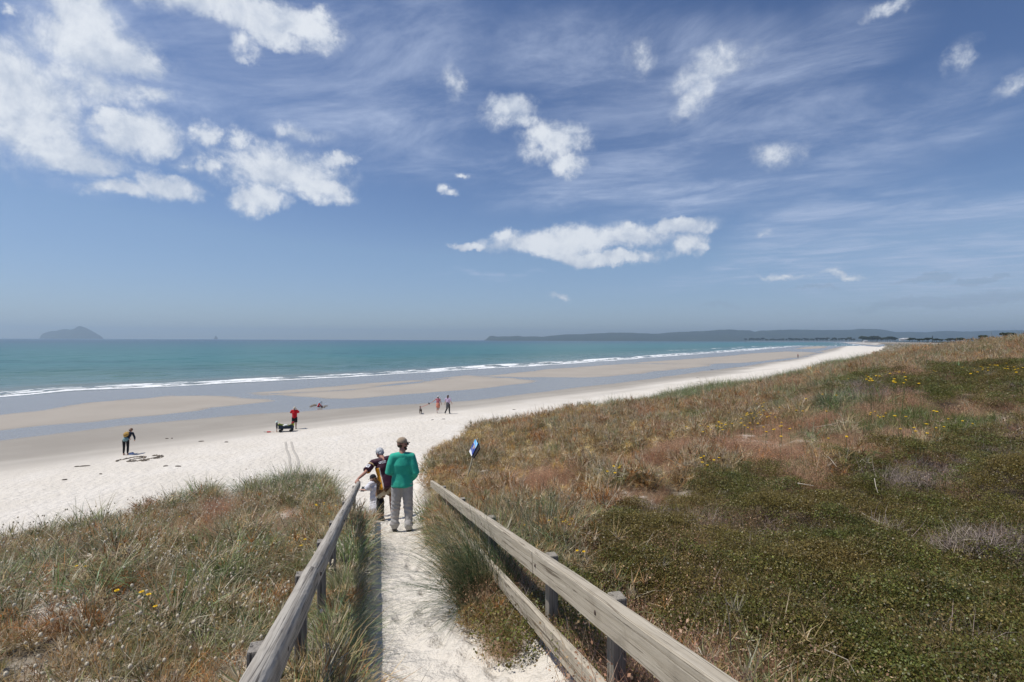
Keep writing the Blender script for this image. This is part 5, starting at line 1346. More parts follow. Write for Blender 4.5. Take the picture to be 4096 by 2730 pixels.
twm = (imat > 0) & (fbm(x * .7 + 9, y * .7, 3, 243) > .65)
kind = np.where(twm & (rnd < .35), 6, kind)
kind = np.where((itw > 0) & (rnd < .72), 6, kind)
strip = ~right & (x > (LL[0] + LL[1] * y))               # overhanging tufts between log rail and path
kind = np.where(strip, np.where(rnd < .5, 0, 1), kind)
strip = strip & (rnd < .35)
strip2 = right & (x < (RL[0] + RL[1] * y)) & (y < 11)
drop2 = right & (x < (RL[0] + RL[1] * y) - .22) & (y < 9)
kind = np.where(strip2, np.where(rnd < .45, 5, np.where(rnd < .8, 4, 1)), kind)
# thin out by kind: mats need the most plants, tall tussocks the fewest
dens_keep = np.choose(kind, [.30, .46, .40, .5, .55, 1.0, .6, .75])
dens_keep = np.where(r > 20, np.minimum(1, dens_keep * 1.7), dens_keep)
# nearest tufts thinned where the sheet of points is densest
dens_keep *= np.where(kind == 5, np.clip((r / 5.5) ** .75, .3, 1), np.clip((r / 9) ** .9, .16, 1))
dens_keep *= np.where(~right & (r < 9), .72, 1)
dens_keep *= np.where(drop2 | (~right & (x > LL[0] + LL[1] * y) & (rnd > .35)), 0.0, 1)
kp = RNG.random(n) < dens_keep
x, y, z, r, kind, big, mid, right, edge_s, strip, strip2, imat = [q[kp] for q in (x, y, z, r, kind, big, mid, right, edge_s, strip, strip2, imat)]
hs_ = np.ones(len(x))
def extra(xs, ys, kd, h=1.0):
    global hs_, x, y, z, r, kind, big, mid, right, edge_s
    q = len(xs); hs_ = np.r_[hs_, np.full(q, h) if np.isscalar(h) else h]; x = np.r_[x, xs]; y = np.r_[y, ys]; z = np.r_[z, ground(xs, ys)]; r = np.hypot(x, y); kind = np.r_[kind, kd]
    mid = np.r_[mid, RNG.uniform(.3, .62, q)]; big = np.r_[big, np.full(q, .5)]; right = np.r_[right, np.zeros(q, bool)]; edge_s = np.r_[edge_s, np.full(q, 5.)]
q = 260; ys = RNG.uniform(1.7, 11.3, q); ys = np.where(RNG.random(q) < .5, RNG.uniform(1.3, 5, q), ys)
extra(LL[0] + LL[1] * ys + .03 + np.abs(RNG.normal(.02, .07, q)), ys, RNG.choice([0, 0, 0, 1, 1], q), np.where(ys < 5.5, 1.12, .95))
q = 130; ys = RNG.uniform(3.3, 6.2, q); extra(RL[0] + RL[1] * ys - .05 - np.abs(RNG.normal(.0, .10, q)), ys, RNG.choice([4, 5, 5, 1, 4], q))
q = 130; ys = RNG.uniform(5.8, 11.4, q); extra(RL[0] + RL[1] * ys + .10 - np.abs(RNG.normal(.05, .14, q)), ys, RNG.choice([1, 1, 1, 0, 2], q))
q = 480; ys = RNG.uniform(1.6, 10.5, q); extra(RL[0] + RL[1] * ys + .10 + np.abs(RNG.normal(.05, .22, q)), ys, np.where(ys < 4, RNG.choice([4, 5, 5, 6, 4], q), RNG.choice([0, 1, 4, 4, 1], q)))
n = len(x)
md_ = fbm(x * .75, y * .75, 3, 251)
z = z + np.where(kind == 5, .30 * sstep(.30, .70, md_), 0) * np.clip(r / 7, .55, 1.6)
grow = np.clip((r / 13) ** .42, .9, 2.2)
def tint_of(k, base, spread):
    m = kind == k; q = int(m.sum())
    b = np.array(base)[RNG.integers(0, len(base), q)] * (1 + RNG.normal(0, spread, (q, 1)))
    return m, np.clip(b, .004, .7)
def go(k, name, kitc, base, spread, s0, s1, label, cat, tilt=.2, squash=None, mod=None):
    m, tn = tint_of(k, base, spread)
    if mod is not None: tn = mod(m, tn)
    lum = tn.mean(1, keepdims=True); tn = np.clip((lum + (tn - lum) * (1.35 if k == 0 else 1.16 if k == 1 else 1.1)) * (1.36 if k not in (5, 6) else 1.7 if k == 5 else 1.45), .004, .75)
    sc = RNG.uniform(s0, s1, int(m.sum())) * grow[m] * hs_[m]
    if k in (0, 1, 4): sc = sc * (.62 + .75 * sstep(.32, .68, fbm(x[m] * .55 + k * 7, y[m] * .55, 3, 231)))
    return scatter(name, kitc, np.c_[x[m], y[m], z[m]], sc, tn, label, cat, tilt, squash)
def warm(m, tn):   # orange-brown patches among the grey green
    w = (.85 * sstep(.54, .70, mid[m]))[:, None]; return tn * (1 - w) + w * np.array((.27, .125, .045)) * (tn.sum(1, keepdims=True) / .55)
go(0, 'dune_grass', K_MAR, [(.115, .145, .068), (.14, .155, .075), (.20, .18, .11), (.11, .15, .09), (.23, .19, .125), (.10, .13, .055)], .18, .75, 1.15, 'grey green dune grass with bent straw-coloured blades over both dunes', 'grass', .15, .85)
go(1, 'spinifex', K_SPIN, [(.25, .185, .095), (.30, .225, .115), (.27, .14, .06), (.17, .17, .08), (.33, .26, .15), (.23, .15, .08), (.15, .155, .075)], .2, .85, 1.35, 'low straw and rust-brown spinifex carpeting the dune edges', 'ground cover', .3, None, warm)
go(2, 'spinifex_seed_heads', K_STAR, [(.38, .27, .09), (.34, .22, .08), (.42, .32, .14)], .12, .8, 1.2, 'golden spiky spinifex seed heads on the dune beside the sign', 'seed heads', .2)
go(3, 'hares_tail_grass', K_BUN, [(.16, .16, .085), (.22, .19, .10)], .15, .8, 1.15, 'fine grass with fluffy cream seed heads on the dune left of the log rail', 'grass', .12)
go(4, 'dry_grass', K_FINE, [(.40, .24, .155), (.44, .28, .18), (.33, .19, .13), (.42, .31, .19)], .15, .8, 1.3, 'feathery pinkish tan dry grass in drifts right of the plank rail', 'grass', .15)
def matm(m, tn):
    w = sstep(.48, .68, mid[m])[:, None]; return tn * (1 - w * .6) + w * .6 * np.array((.12, .085, .03))
go(5, 'creeping_shrub', K_MAT, [(.074, .082, .022), (.088, .092, .025), (.062, .072, .022), (.105, .088, .030), (.09, .066, .028)], .22, .85, 1.3, 'dense dark olive mat of small-leaved creeping shrub covering the right dune', 'ground cover', .25, None, matm)
go(6, 'dead_twigs', K_TWIG, [(.20, .165, .15), (.15, .115, .105), (.26, .22, .18)], .15, .9, 1.4, 'patches of tangled grey dead twigs in the olive shrub mat', 'dead brush', .3)
go(7, 'green_grass', K_SOFT, [(.11, .135, .04), (.135, .15, .055), (.10, .115, .04)], .15, .9, 1.4, 'fresh green grass growing between the shrub mats', 'grass', .2)
# far dunes: one sparse sheet of larger tufts
x, y = cloud_pts(16000, 125, 900, .6, 50); z, ts, s, pdn = ground(x, y, True); ok = (s > -2) & (s < 140); x, y, z = x[ok], y[ok], z[ok]; r = np.hypot(x, y)
sc = RNG.uniform(1.6, 2.6, len(x)) * np.clip((r / 130) ** .55, 1, 3); nn_ = fbm(x * .03, y * .03, 3, 221)[:, None]
tn = np.array((.24, .215, .105)) * (1 - sstep(.42, .62, nn_)) + np.array((.22, .165, .075)) * sstep(.42, .62, nn_); tn = tn * (1 + RNG.normal(0, .15, (len(x), 1)))
scatter('far_dune_grass', K_MAR, np.c_[x, y, z], sc, np.clip(tn, .01, .6), 'olive brown grass over the far dunes above the curving beach', 'grass', .15, .5)

# single tussocks of dark rush
def rush(name, loc, n, L, spread, label, lean=(0, 0), tint=(.055, .085, .03), w=.0045, seed=1, group=None, dr=(.3, 1.3)):
    random.seed(seed); b = BL()
    for i in range(n):
        a = U(0, 6.28); r_ = spread * math.sqrt(U(0, 1)); az = a + U(-.35, .35); le = U(.03, .85)
        if lean != (0, 0) and U(0, 1) < .75: az = math.atan2(lean[1], lean[0]) + random.gauss(0, .75); le = U(.1, 1.15)
        b.blade((r_ * math.cos(a), r_ * math.sin(a), -.05), az, le, U(.5, 1) * L, w * U(.7, 1.2), U(*dr), 6, bv=U(0, 1) ** 1.5, twist=U(-.6, .6))
    m, t, out = M_RUSH
    o = obj(name, b.mesh(name, m), None, None, loc); o['tint'] = tint
    return tag(o, label, 'tussock', group)
def rush_mat():
    m, t, out = new_mat('rush blades'); bv = t.attr('bv').outputs['Fac']
    c = t.mix(t.ss(bv, .1, .6), (.045, .075, .03), (.085, .12, .05)); c = t.mix(t.ss(bv, .66, .85), c, (.30, .26, .13))
    p = t('ShaderNodeBsdfPrincipled', inp={'Base Color': c, 'Roughness': .4, 'Specular IOR Level': .4}); tr = t('ShaderNodeBsdfTranslucent', inp={'Color': c})
    mx = t('ShaderNodeMixShader', inp={0: .2, 1: p.outputs[0], 2: tr.outputs[0]}); t.l.new(mx.outputs[0], out.inputs[0]); return m, t, out
M_RUSH = rush_mat()
def onfence(d, dx): p = railp(RL, d); return (p.x + dx, d, G1(p.x + dx, d))
rush('rush_tussock', onfence(4.6, -.08), 1100, 1.2, .25, 'big dark green rush tussock spilling from under the plank rail onto the sand', (-1, -.3), seed=3, dr=(.2, 1.1))
rush('rush_tussock', tuple(ground_at(2165, 2225)), 700, 1.1, .42, 'upright blue-green rush tussock just behind the plank rail', seed=4, dr=(.1, .9))
rush('rush_tussock', tuple(ground_at(1380 * K, 1262 * K)), 120, .55, .16, 'small rush tussock in the pink grass right of the plank rail', seed=5)
rush('rush_tussock', tuple(ground_at(1470 * K, 1235 * K)), 110, .45, .16, 'low grass tussock at the top edge of the olive shrub mat', seed=6)
rush('rush_tussock', tuple(ground_at(700 * K, 1125 * K)), 220, .75, .28, 'dark green tussock on the crest of the left dune near the log rail end', seed=8, dr=(.1, .8))
rush('rush_tussock', tuple(ground_at(1135 * K, 985 * K)), 46, 1.15, .22, 'sparse tall grass tussock with long thin stems standing against the white sand', seed=9, dr=(.1, .7))
rush('rush_tussock', tuple(ground_at(360 * K, 1500 * K)), 150, .55, .15, 'green tussock in the bare sandy patch of the left dune', seed=10)
rush('rush_tussock', tuple(ground_at(770 * K, 1520 * K)), 160, .6, .16, 'spiky grass tuft hanging over the sand path beside the log rail', (1, -.2), seed=11)
# ------------------------------------------------------------------ things on the beach and in the dunes
def lump(name, loc, size, mat, seed, rz=0):
    random.seed(seed); B = MB(); B.ell((0, 0, 0), size, None, 14, 9)
    me = B.mesh(name); n = len(me.vertices); co = np.empty(n * 3, np.float32); me.vertices.foreach_get('co', co); co = co.reshape(-1, 3)
    s = max(size); k = .6 + .8 * fbm(co[:, 0] / s * 1.7 + seed, co[:, 1] / s * 1.7 + co[:, 2] / s, 3, seed); co = co * k[:, None].astype(np.float32)
    me.vertices.foreach_set('co', co.astype(np.float32).ravel()); me.update(); o = obj(name, me, mat, None, loc); o.rotation_euler = (0, 0, rz); return o
# wagon
wp = ground_at(1145, 1727, 8); wg = empty('beach_wagon', tuple(wp), math.radians(14)); tag(wg, 'navy folding beach wagon with lime lining and black wheels on the damp sand', 'wagon')
M_NAVYC = simple('navy canvas', (.018, .028, .045), .85, .2, 8, .5, 14); M_LIME = simple('lime canvas', (.42, .48, .05), .85, .15, 8, .4, 14); M_TYRE = simple('tyre', (.018, .018, .018), .8); M_HUB = simple('grey hub', (.25, .25, .26), .5)
def trough(L, Wd, h, top, sag, inset=0):
    V = []; F = []; nx = 12
    for i in range(nx + 1):
        x = (i / nx - .5) * L; rim = top - sag * math.sin(PI * i / nx) * (.8 + .3 * math.sin(i * 1.7)); w = Wd / 2 - inset
        for yy, zz in ((-w, rim), (-w * .94, h), (0, h - .01), (w * .94, h), (w, rim)): V.append((x, yy, zz))
    for i in range(nx):
        for j in range(4): F.append((i * 5 + j, i * 5 + j + 1, (i + 1) * 5 + j + 1, (i + 1) * 5 + j))
    F += [(4, 3, 2, 1, 0), tuple(nx * 5 + k for k in range(5))]
    return V, F
def solid(name, VF, mat, parent, th=.012):
    me = bpy.data.meshes.new(name); me.from_pydata(VF[0], [], VF[1]); me.update(); o = obj(name, me, mat, parent)
    md = o.modifiers.new('thick', 'SOLIDIFY'); md.thickness = th; md.offset = 0; return o
solid('tub', trough(1.0, .52, .24, .56, .13), M_NAVYC, wg); solid('lining', trough(.96, .52, .262, .575, .14, .022), M_LIME, wg, .006)
for sx in (-1, 1):
    MB().box((sx * .51, 0, .52), (.03, .50, .16)).build('end_flap', M_LIME, wg, False)
    for sy in (-1, 1):
        MB().tube([(sx * .46, sy * .24, .22), (sx * .36, sy * .26, .12)], .014, 6).build('fork', M_TYRE, wg)
        w = MB().lathe([(.055, -.03), (.095, -.035), (.108, -.02), (.108, .02), (.095, .035), (.055, .03)], (sx * .36, sy * .29, .108), Matrix.Rotation(PI / 2, 3, 'X'), 20).build('wheel', M_TYRE, wg)
        MB().lathe([(.001, -.025), (.06, -.025), (.06, .025), (.001, .025)], (sx * .36, sy * .29, .108), Matrix.Rotation(PI / 2, 3, 'X'), 16).build('hub', M_HUB, w)
MB().tube([(.50, -.16, .55), (.62, -.14, .74), (.62, .14, .74), (.50, .16, .55)], .014, 8).build('handle', M_TYRE, wg)
MB().tube([(-.44, 0, .22), (.44, 0, .22)], .016, 6).build('frame_bar', M_TYRE, wg)
Rw = Matrix.Rotation(math.radians(14), 3, 'Z')
def inw(x, y, z): return tuple(wp + Rw @ V3((x, y, z)))
tag(lump('towel', inw(-.05, 0, .44), (.22, .15, .10), simple('white towel', (.62, .63, .62), .95, .1, 10, .6, 20), 3), 'crumpled white towel heaped in the navy wagon', 'towel')
tag(lump('bag', inw(.45, .05, .62), (.11, .10, .11), simple('red fabric', (.30, .03, .035), .85, .1, 10, .5, 20), 5), 'small red bag at the higher end of the navy wagon', 'bag')
q = ground_at(1075, 1731, 8); ty = empty('sand_toy', tuple(q + V3((0, 0, .02))), .1); tag(ty, 'small red beach toy with a thin handle lying on the sand left of the toddler', 'toy')
MB().box((0, 0, .03), (.24, .13, .07)).build('scoop', simple('red plastic', (.62, .04, .03), .4), ty, False); MB().tube([(-.12, 0, .02), (-.36, .02, .035)], .014, 6).build('handle', M_DARKP, ty); MB().tube([(.12, 0, .02), (.40, -.03, .03)], .012, 6).build('handle', simple('pink plastic', (.55, .25, .2), .5), ty)
# belongings beside the bending woman
q = ground_at(527, 1820, 8); tag(lump('towel', tuple(q + V3((0, 0, .06))), (.19, .11, .08), simple('blue and white cloth', (.28, .34, .48), .95, .5, 5, .6, 20), 9), 'blue and white bundle of cloth on the sand at the bending woman\'s feet', 'bundle')
# ridges of damp sand: a figure scratched into the beach
def c7b(l): return [(400 + x / 5.8825, 1650 + y / 5.8825) for x, y in l]
M_DAMP = simple('dug damp sand', (.21, .175, .135), .95, .35, 5, .8, 10, bdist=.03)
sb = MB(); random.seed(5)
for l in ([(380, 1160), (450, 1135), (560, 1110), (700, 1085), (840, 1060), (960, 1050), (1040, 1045), (1100, 1060)], [(660, 1165), (720, 1125), (850, 1100), (1000, 1075), (1100, 1080)], [(690, 1170), (800, 1155), (920, 1145), (1020, 1120), (1150, 1100), (1280, 1080), (1400, 1050), (1480, 1030), (1490, 1060)], [(980, 1155), (1080, 1140), (1180, 1120)], [(1290, 1095), (1400, 1085), (1470, 1070)], [(1250, 1030), (1350, 1022), (1440, 1020)]):
    g_ = [ground_at(u, v, 8) for u, v in c7b(l)]; pp = []
    for a_, b_ in zip(g_, g_[1:]):
        for k_ in range(5): pp.append(a_.lerp(b_, k_ / 5) + V3((random.uniform(-.05, .05), random.uniform(-.06, .06), random.uniform(-.01, .03))))
    sb.tube(pp, [random.uniform(.025, .065) for _ in pp], 8)
dr_ = sb.mesh('sand_drawing'); c0 = ground_at(560, 1832, 8); dr_.transform(Matrix.Translation(-c0)); tag(obj('sand_drawing', dr_, M_DAMP, None, tuple(c0)), 'looping ridges of dug dark sand scratched into the beach near the bending woman', 'sand drawing')
# heaps thrown up by the digging child
for i, (u, v, s) in enumerate(((1250, 1625, .16), (1257, 1623, .20), (1244, 1628, .12), (1300, 1626, .14), (1308, 1625, .10), (1295, 1631, .10))):
    q = ground_at(u, v, 8); tag(lump('sand_heap', tuple(q), (s * 1.3, s, s * .75), M_DAMP, 40 + i), 'small dark heap of wet sand dug up around the sitting child', 'sand heap', 'heaps of dug wet sand')
# washed-up scraps
M_WRACK = simple('dried wrack', (.085, .07, .055), .95, .4, 20, .8, 30)
random.seed(31)
for i, (u, v) in enumerate(((688, 1755), (668, 1756), (806, 1767), (621, 1833), (663, 1866), (712, 1867), (258, 1921), (402, 1898), (310, 1868), (337, 1866), (905, 1770), (2260, 1618), (2057, 1640), (1730, 1681), (1775, 1678), (2850, 1480), (2790, 1512), (2940, 1470), (2795, 1527), (1585, 1822))):
    q = ground_at(u, v, 8); s = random.uniform(.03, .07) * (1 + q.y / 60)
    tag(lump('wrack', tuple(q + V3((0, 0, .015))), (s * random.uniform(1.2, 3), s * .8, .035), M_WRACK, 60 + i, random.uniform(-.4, .4)), 'small dark scrap of wrack washed up on the pale sand', 'wrack', 'scraps of wrack on the beach')
q = ground_at(3338, 1377, 8, 3000); tag(lump('rock', tuple(q), (5.5, 5, 1.6), simple('dark wet rock', (.05, .048, .045), .7, .3, 1, .8, 3), 91), 'low dark rock standing on the far wet sand', 'rock')
# wheel ruts of the wagon in the soft sand
M_RUT = simple('pressed sand', (.44, .405, .35), .98, .12, 3, .6, 8, bdist=.03)
for i, l in enumerate(([(1142, 1770), (1146, 1800), (1158, 1830), (1160, 1870), (1152, 1905)], [(1165, 1768), (1172, 1800), (1188, 1830), (1194, 1850), (1190, 1890)])):
    pp = [ground_at(u, v, 8) for u, v in l]; V = []; F = []
    fine_ = [a_.lerp(b_, k_ / 8) for a_, b_ in zip(pp, pp[1:]) for k_ in range(8)] + [pp[-1]]
    for a_, b_ in zip(fine_, fine_[1:] + [fine_[-1] * 2 - fine_[-2]]):
        d_ = (b_ - a_); nrm_ = V3((d_.y, -d_.x, 0)).normalized() * .045
        for o_ in (-1.6, -1, 1, 1.6):
            p_ = a_ + nrm_ * o_; V.append((p_.x, p_.y, G1(p_.x, p_.y) + (.022 if abs(o_) < 1.2 and abs(o_) > .9 else .002)))
    for k_ in range(len(fine_) - 1):
        for j in range(3): F.append((k_ * 4 + j, k_ * 4 + j + 1, k_ * 4 + 5 + j, k_ * 4 + 4 + j))
    me = bpy.data.meshes.new('wheel_rut'); me.from_pydata(V, [], F); me.update(); o = obj('wheel_rut', me, M_RUT); md = o.modifiers.new('thick', 'SOLIDIFY'); md.thickness = .03; md.offset = -1
    tag(o, 'faint rut left by wagon wheels in the soft white sand', 'track', 'wheel ruts in the sand', 'structure')

# the leaning sign
D_S = 14.2
def sp_(u, v, d=D_S): return at_d(u, v, d)
c_tl, c_tr, c_br, c_bl = sp_(1901.6, 1757, 14.35), sp_(1912, 1775, 13.95), sp_(1885, 1829, 13.75), sp_(1876.8, 1807, 14.15)
sg_base = sp_(1868, 1846, 14.1); sg_base.z = min(sg_base.z, G1(sg_base.x, sg_base.y) + .1)
sg = empty('information_sign', tuple(sg_base)); tag(sg, 'blue information board on a leaning pole among the spinifex right of the path', 'sign')
def sgl(p): return p - sg_base
uu = (c_tr - c_tl); vv = (c_bl - c_tl); nn3 = uu.cross(vv).normalized()
if nn3.y > 0: nn3 = -nn3
def quad_prism(name, pts2, mat, parent, th, off=0.0):
    """polygon given in board coordinates (0..1 across, 0..1 down) as a slab"""
    P = [sgl(c_tl + uu * a + vv * b) + nn3 * off for a, b in pts2]; n = len(P); Q = [p - nn3 * th for p in P]
    B = MB(); B.v = P + Q; B.f = [list(range(n)), list(range(n, 2 * n))[::-1]] + [[i, (i + 1) % n, n + (i + 1) % n, n + i] for i in range(n)]
    return B.build(name, mat, parent, False)
full = [(0, 0), (1, 0), (1, 1), (0, 1)]
bdp = quad_prism('board', full, simple('dark board edge', (.02, .02, .03), .6), sg, .022)
M_SB = simple('royal blue print', (.035, .06, .28), .45, .08); M_SL = simple('sky blue print', (.10, .38, .68), .45, .1); M_SW = simple('white print field', (.72, .73, .72), .5, .05); M_SBG = simple('beige lettering', (.45, .36, .30), .6, .1)
arc = lambda y0, s: [(a, y0 + s * (a ** 1.6)) for a in np.linspace(0, 1, 7)]
quad_prism('blue_field', arc(.27, .10) + arc(.80, .12)[::-1], M_SB, bdp, .003, .004)
quad_prism('sky_band', [(0, 0), (1, 0)] + arc(.25, .10)[::-1], M_SL, bdp, .003, .004)
quad_prism('white_line', arc(.245, .10) + arc(.275, .10)[::-1], M_SW, bdp, .003, .006)
quad_prism('wave_line', [(.35, 0), (.5, 0)] + [(1, .2), (1, .26)], M_SW, bdp, .003, .0062)
quad_prism('white_field', arc(.80, .12) + [(1, 1), (0, 1)], M_SW, bdp, .003, .0042)
quad_prism('lettering', [(.30, .36), (.46, .34), (.62, .54), (.46, .58)], M_SBG, bdp, .003, .0075); quad_prism('lettering', [(.52, .34), (.66, .34), (.84, .50), (.70, .54)], M_SBG, bdp, .003, .0075)
quad_prism('rule', [(.18, .57), (.24, .57), (.72, .83), (.66, .85)], M_SW, bdp, .003, .0075)
pole_t = sgl(sp_(1910.5, 1758, 14.22)) ; pole_d = (pole_t - V3((0, 0, -.15))).normalized()
MB().tube([V3((-.02, 0, -.25)), V3((0, 0, 0)), pole_t], .024, 10).build('pole', simple('pale post', (.34, .31, .22), .8), sg)
bb = MB(); mid_ = sgl((c_tl + c_tr + c_br + c_bl) / 4) - nn3 * .05
P = [sgl(c_tl + uu * a + vv * b) - nn3 * .03 for a, b in ((.72, .0), (1.55, .12), (1.25, .98), (.72, .98))]; Q = [p - nn3 * .03 for p in P]
bb.v = P + Q; bb.f = [[0, 1, 2, 3], [7, 6, 5, 4]] + [[i, (i + 1) % 4, 4 + (i + 1) % 4, 4 + i] for i in range(4)]; bb.build('rear_slab', simple('near-black slab', (.022, .018, .018), .8), sg, False)  # near-black slab set behind the board, reaching past its right edge

# yellow daisies
M_PET = simple('yellow petals', (.80, .52, .008), .6, .12); M_STEM = simple('flower stem', (.09, .12, .04), .7); M_EYE = simple('flower eye', (.45, .20, .004), .8)
def daisy(R=.030, h=.30):
    o = empty('yellow_flower'); pb = MB()
    for i in range(13):
        a = 2 * PI * i / 13; c, s = math.cos(a), math.sin(a); w = R * .26
        p = lambda r, t_, z: (c * r - s * t_, s * r + c * t_, h + z)
        pb.tri(p(.006, -w * .5, .002), p(R * .7, -w, .008), p(R, 0, .004), p(R * .7, w, .008), p(.006, w * .5, .002))
    pb.build('petals', M_PET, o, False); MB().ell((0, 0, h + .004), (R * .34, R * .34, R * .2)).build('eye', M_EYE, o)
    MB().tube([(0, 0, -.05), (.012, .004, h * .5), (0, 0, h)], .0028, 5).build('stem', M_STEM, o); return o
proto = daisy(); used = False
def copy_tree(o, parent=None):
    c = o.copy(); COL.objects.link(c); c.parent = parent
    for ch in o.children: copy_tree(ch, c)
    return c
def p7(l): return [(2800 + x / 1.8156, 1280 + y / 1.8156) for x, y in l]
def p1(l): return [(900 + x / 1.65, 1780 + y / 1.65) for x, y in l]
def p5(l): return [(x / 1.686, 1800 + y / 1.686) for x, y in l]
def p2(l): return [(1650 + x / 1.6, 1750 + y / 1.6) for x, y in l]
FLW = [(p2([(1240, 220), (1285, 185), (1300, 230), (1325, 200), (1335, 185), (1280, 190), (1320, 190)]), 1.0, 'large yellow daisy in the bright clump beyond the plank rail', 'daisies in the clump beyond the plank rail'),
       (p7([(1615, 762), (1570, 790), (1563, 817), (1655, 828), (1485, 710), (1400, 703), (1690, 667), (1720, 667), (1465, 800)]), 1.05, 'bold yellow flower head on a tall stem above the pink grass drift', 'tall yellow flowers above the pink grass'),
       (p7([(1290, 700), (1275, 672), (1220, 692), (1340, 680), (1330, 702), (1685, 785), (1725, 775), (1930, 740), (1945, 755), (1785, 725), (1300, 712), (1255, 680)]), .8, 'small yellow flower in the green grass below the dark shrub mound', 'small yellow flowers below the shrub mound'),
       (p7([(415, 610), (450, 610), (465, 657), (385, 680), (360, 690), (345, 682), (390, 715), (305, 750), (245, 758), (170, 757), (137, 782), (120, 777), (67, 800), (325, 767), (545, 800), (530, 800), (600, 775), (740, 665), (525, 680), (780, 575), (165, 587), (650, 490), (645, 502), (925, 862), (330, 600), (430, 690)]), .95, 'yellow daisy among the straw grass of the middle dune', 'yellow daisies on the middle dune'),
       (p7([(100, 1020), (128, 1010), (5, 1042), (30, 1005), (50, 1065), (30, 990)]), .95, 'yellow daisy beside the pink grass above the shrub mat', 'yellow daisies above the shrub mat'),
       (p7([(1270, 410), (1310, 412), (1360, 380), (1350, 357), (1445, 375), (1250, 420), (1205, 435), (1590, 280), (1555, 290), (1600, 290), (1530, 300), (1850, 315), (1825, 345), (2000, 325), (2050, 352), (2085, 352), (2135, 330), (2160, 330), (2110, 330), (2345, 350), (1890, 345), (1765, 240), (1690, 370), (1490, 385), (1460, 400), (2300, 345), (2240, 340), (1980, 300), (1400, 395), (1940, 345)]), 1.2, 'yellow flower on the far dune crest beyond the dark shrub mound', 'yellow flowers on the far dune crest'),
       (p5([(990, 958), (960, 988), (797, 943), (1055, 1060)]), .8, 'yellow daisy near the bare sandy patch of the left dune', 'yellow daisies by the bare patch of the left dune'),
       (p5([(820, 640), (558, 787), (1590, 617), (1220, 450), (815, 545), (675, 562), (530, 785)]), .75, 'single yellow daisy among the fluffy grass heads of the left dune', 'scattered yellow daisies on the left dune'),
       (p1([(710, 505), (700, 512), (595, 397), (655, 395), (660, 385), (740, 400), (700, 455), (630, 637), (515, 670), (525, 632), (485, 620), (600, 400), (785, 385)]), .75, 'yellow daisy growing close to the posts of the log rail', 'yellow daisies by the log rail'),
       (p2([(700, 565), (845, 500), (910, 520), (1000, 545), (1015, 520), (1080, 565), (1105, 575), (985, 530), (940, 515), (1080, 735), (1100, 730), (955, 545), (870, 540), (1010, 560), (1040, 550)]), .62, 'tiny yellow flower beside the rush tussock behind the plank rail', 'tiny yellow flowers behind the plank rail')]
rg = random.Random(12)
for lst, sc_, lab, grp in FLW:
    if grp in ('yellow daisies on the middle dune', 'yellow flowers on the far dune crest'): lst = lst + [(u + rg.gauss(0, 60), v + rg.gauss(0, 11)) for u, v in lst + lst]
    for (u, v) in lst:
        s = sc_ * rg.uniform(.85, 1.15); r_ = ray(u, v); g_ = ground_at(u, v + 4)
        # the head is what is seen at (u,v): stand the stem a little nearer
        lift = .34 + .22 * s * min(1, g_.y / 12); d = max(g_.y - lift / max(-r_.z, .05), 2.0, g_.y * .62); p_ = V3((r_.x * d, d, 0)); p_.z = G1(p_.x, p_.y)
        hh_ = CAMZ + r_.z * d - p_.z
        o = proto if not used else copy_tree(proto); used = True
        o.location = p_; o.rotation_euler = (rg.uniform(-.1, .1), rg.uniform(-.1, .1), rg.uniform(0, 6)); o.scale = (s, s, min(max(hh_ / .30, .5), 4))
        tag(o, lab, 'flower', grp)

# pale dead stalks lying over the shrub mat
M_STALK = simple('bleached stalk', (.46, .40, .32), .8, .25)
for i, (l, w, lab) in enumerate((([(3510, 2400), (3560, 2430), (3630, 2490), (3697, 2560)], .0055, 'long white bleached stalk lying aslant on the olive shrub mat'), ([(3448, 2053), (3500, 2080), (3540, 2097)], .006, 'pale stalk in the upper part of the olive shrub mat'),
        ([(3456, 2240), (3453, 2165), (3475, 2140)], .004, 'thin upright pale stem with a bent tip in the shrub mat'), ([(3646, 2200), (3648, 2140)], .004, 'short upright pale stem at the right of the shrub mat'), ([(3300, 2600), (3390, 2640), (3438, 2727)], .004, 'bent straw stem near the bottom of the shrub mat'),
        ([(2868, 2540), (2880, 2480), (2902, 2415)], .006, 'straw stalk leaning up from the tangle of dead twigs'), ([(2940, 2552), (3018, 2564)], .006, 'short straw stalk lying right of the dead twig tangle'), ([(2880, 1965), (2865, 1990)], .006, 'short pale stick on the shrub mat edge'),
        ([(3877, 1486), (3900, 1498), (3925, 1518)], .02, 'grey bare branch lying on the dark shrub mound'), ([(3024, 1708), (3070, 1700), (3150, 1704)], .016, 'grey driftwood stick lying in the pink grass'), ([(3260, 1710), (3320, 1700), (3395, 1683)], .016, 'long grey stick pointing up through the straw grass'),
        ([(3297, 1813), (3325, 1840), (3348, 1870)], .010, 'pale stick lying between the pink grass and the shrub mat'), ([(3192, 1934), (3255, 1944)], .010, 'white stick lying flat along the upper shrub mat'), ([(4035, 1775), (4085, 1772)], .012, 'whitened stick at the right edge of the dune'), ([(3498, 1915), (3503, 1945), (3512, 1972)], .008, 'white twig upright beside the grey dead brush'))):
    lift = .10 if l[0][1] < 1800 else .27; pp = []
    g0 = [ground_at(u, v) for u, v in l]
    for (u, v), g_ in zip(l, g0):
        r_ = ray(u, v); d = g_.y - lift / max(-r_.z, .08); pp.append(V3((r_.x * d, d, CAMZ + r_.z * d)))
    c0 = pp[0].copy(); tag(MB().tube([p - c0 for p in pp], [w * .8] + [w * .65] * (len(pp) - 2) + [w * .3], 6).build('dry_stalk', M_STALK, None, True, tuple(c0)), lab, 'stalk')

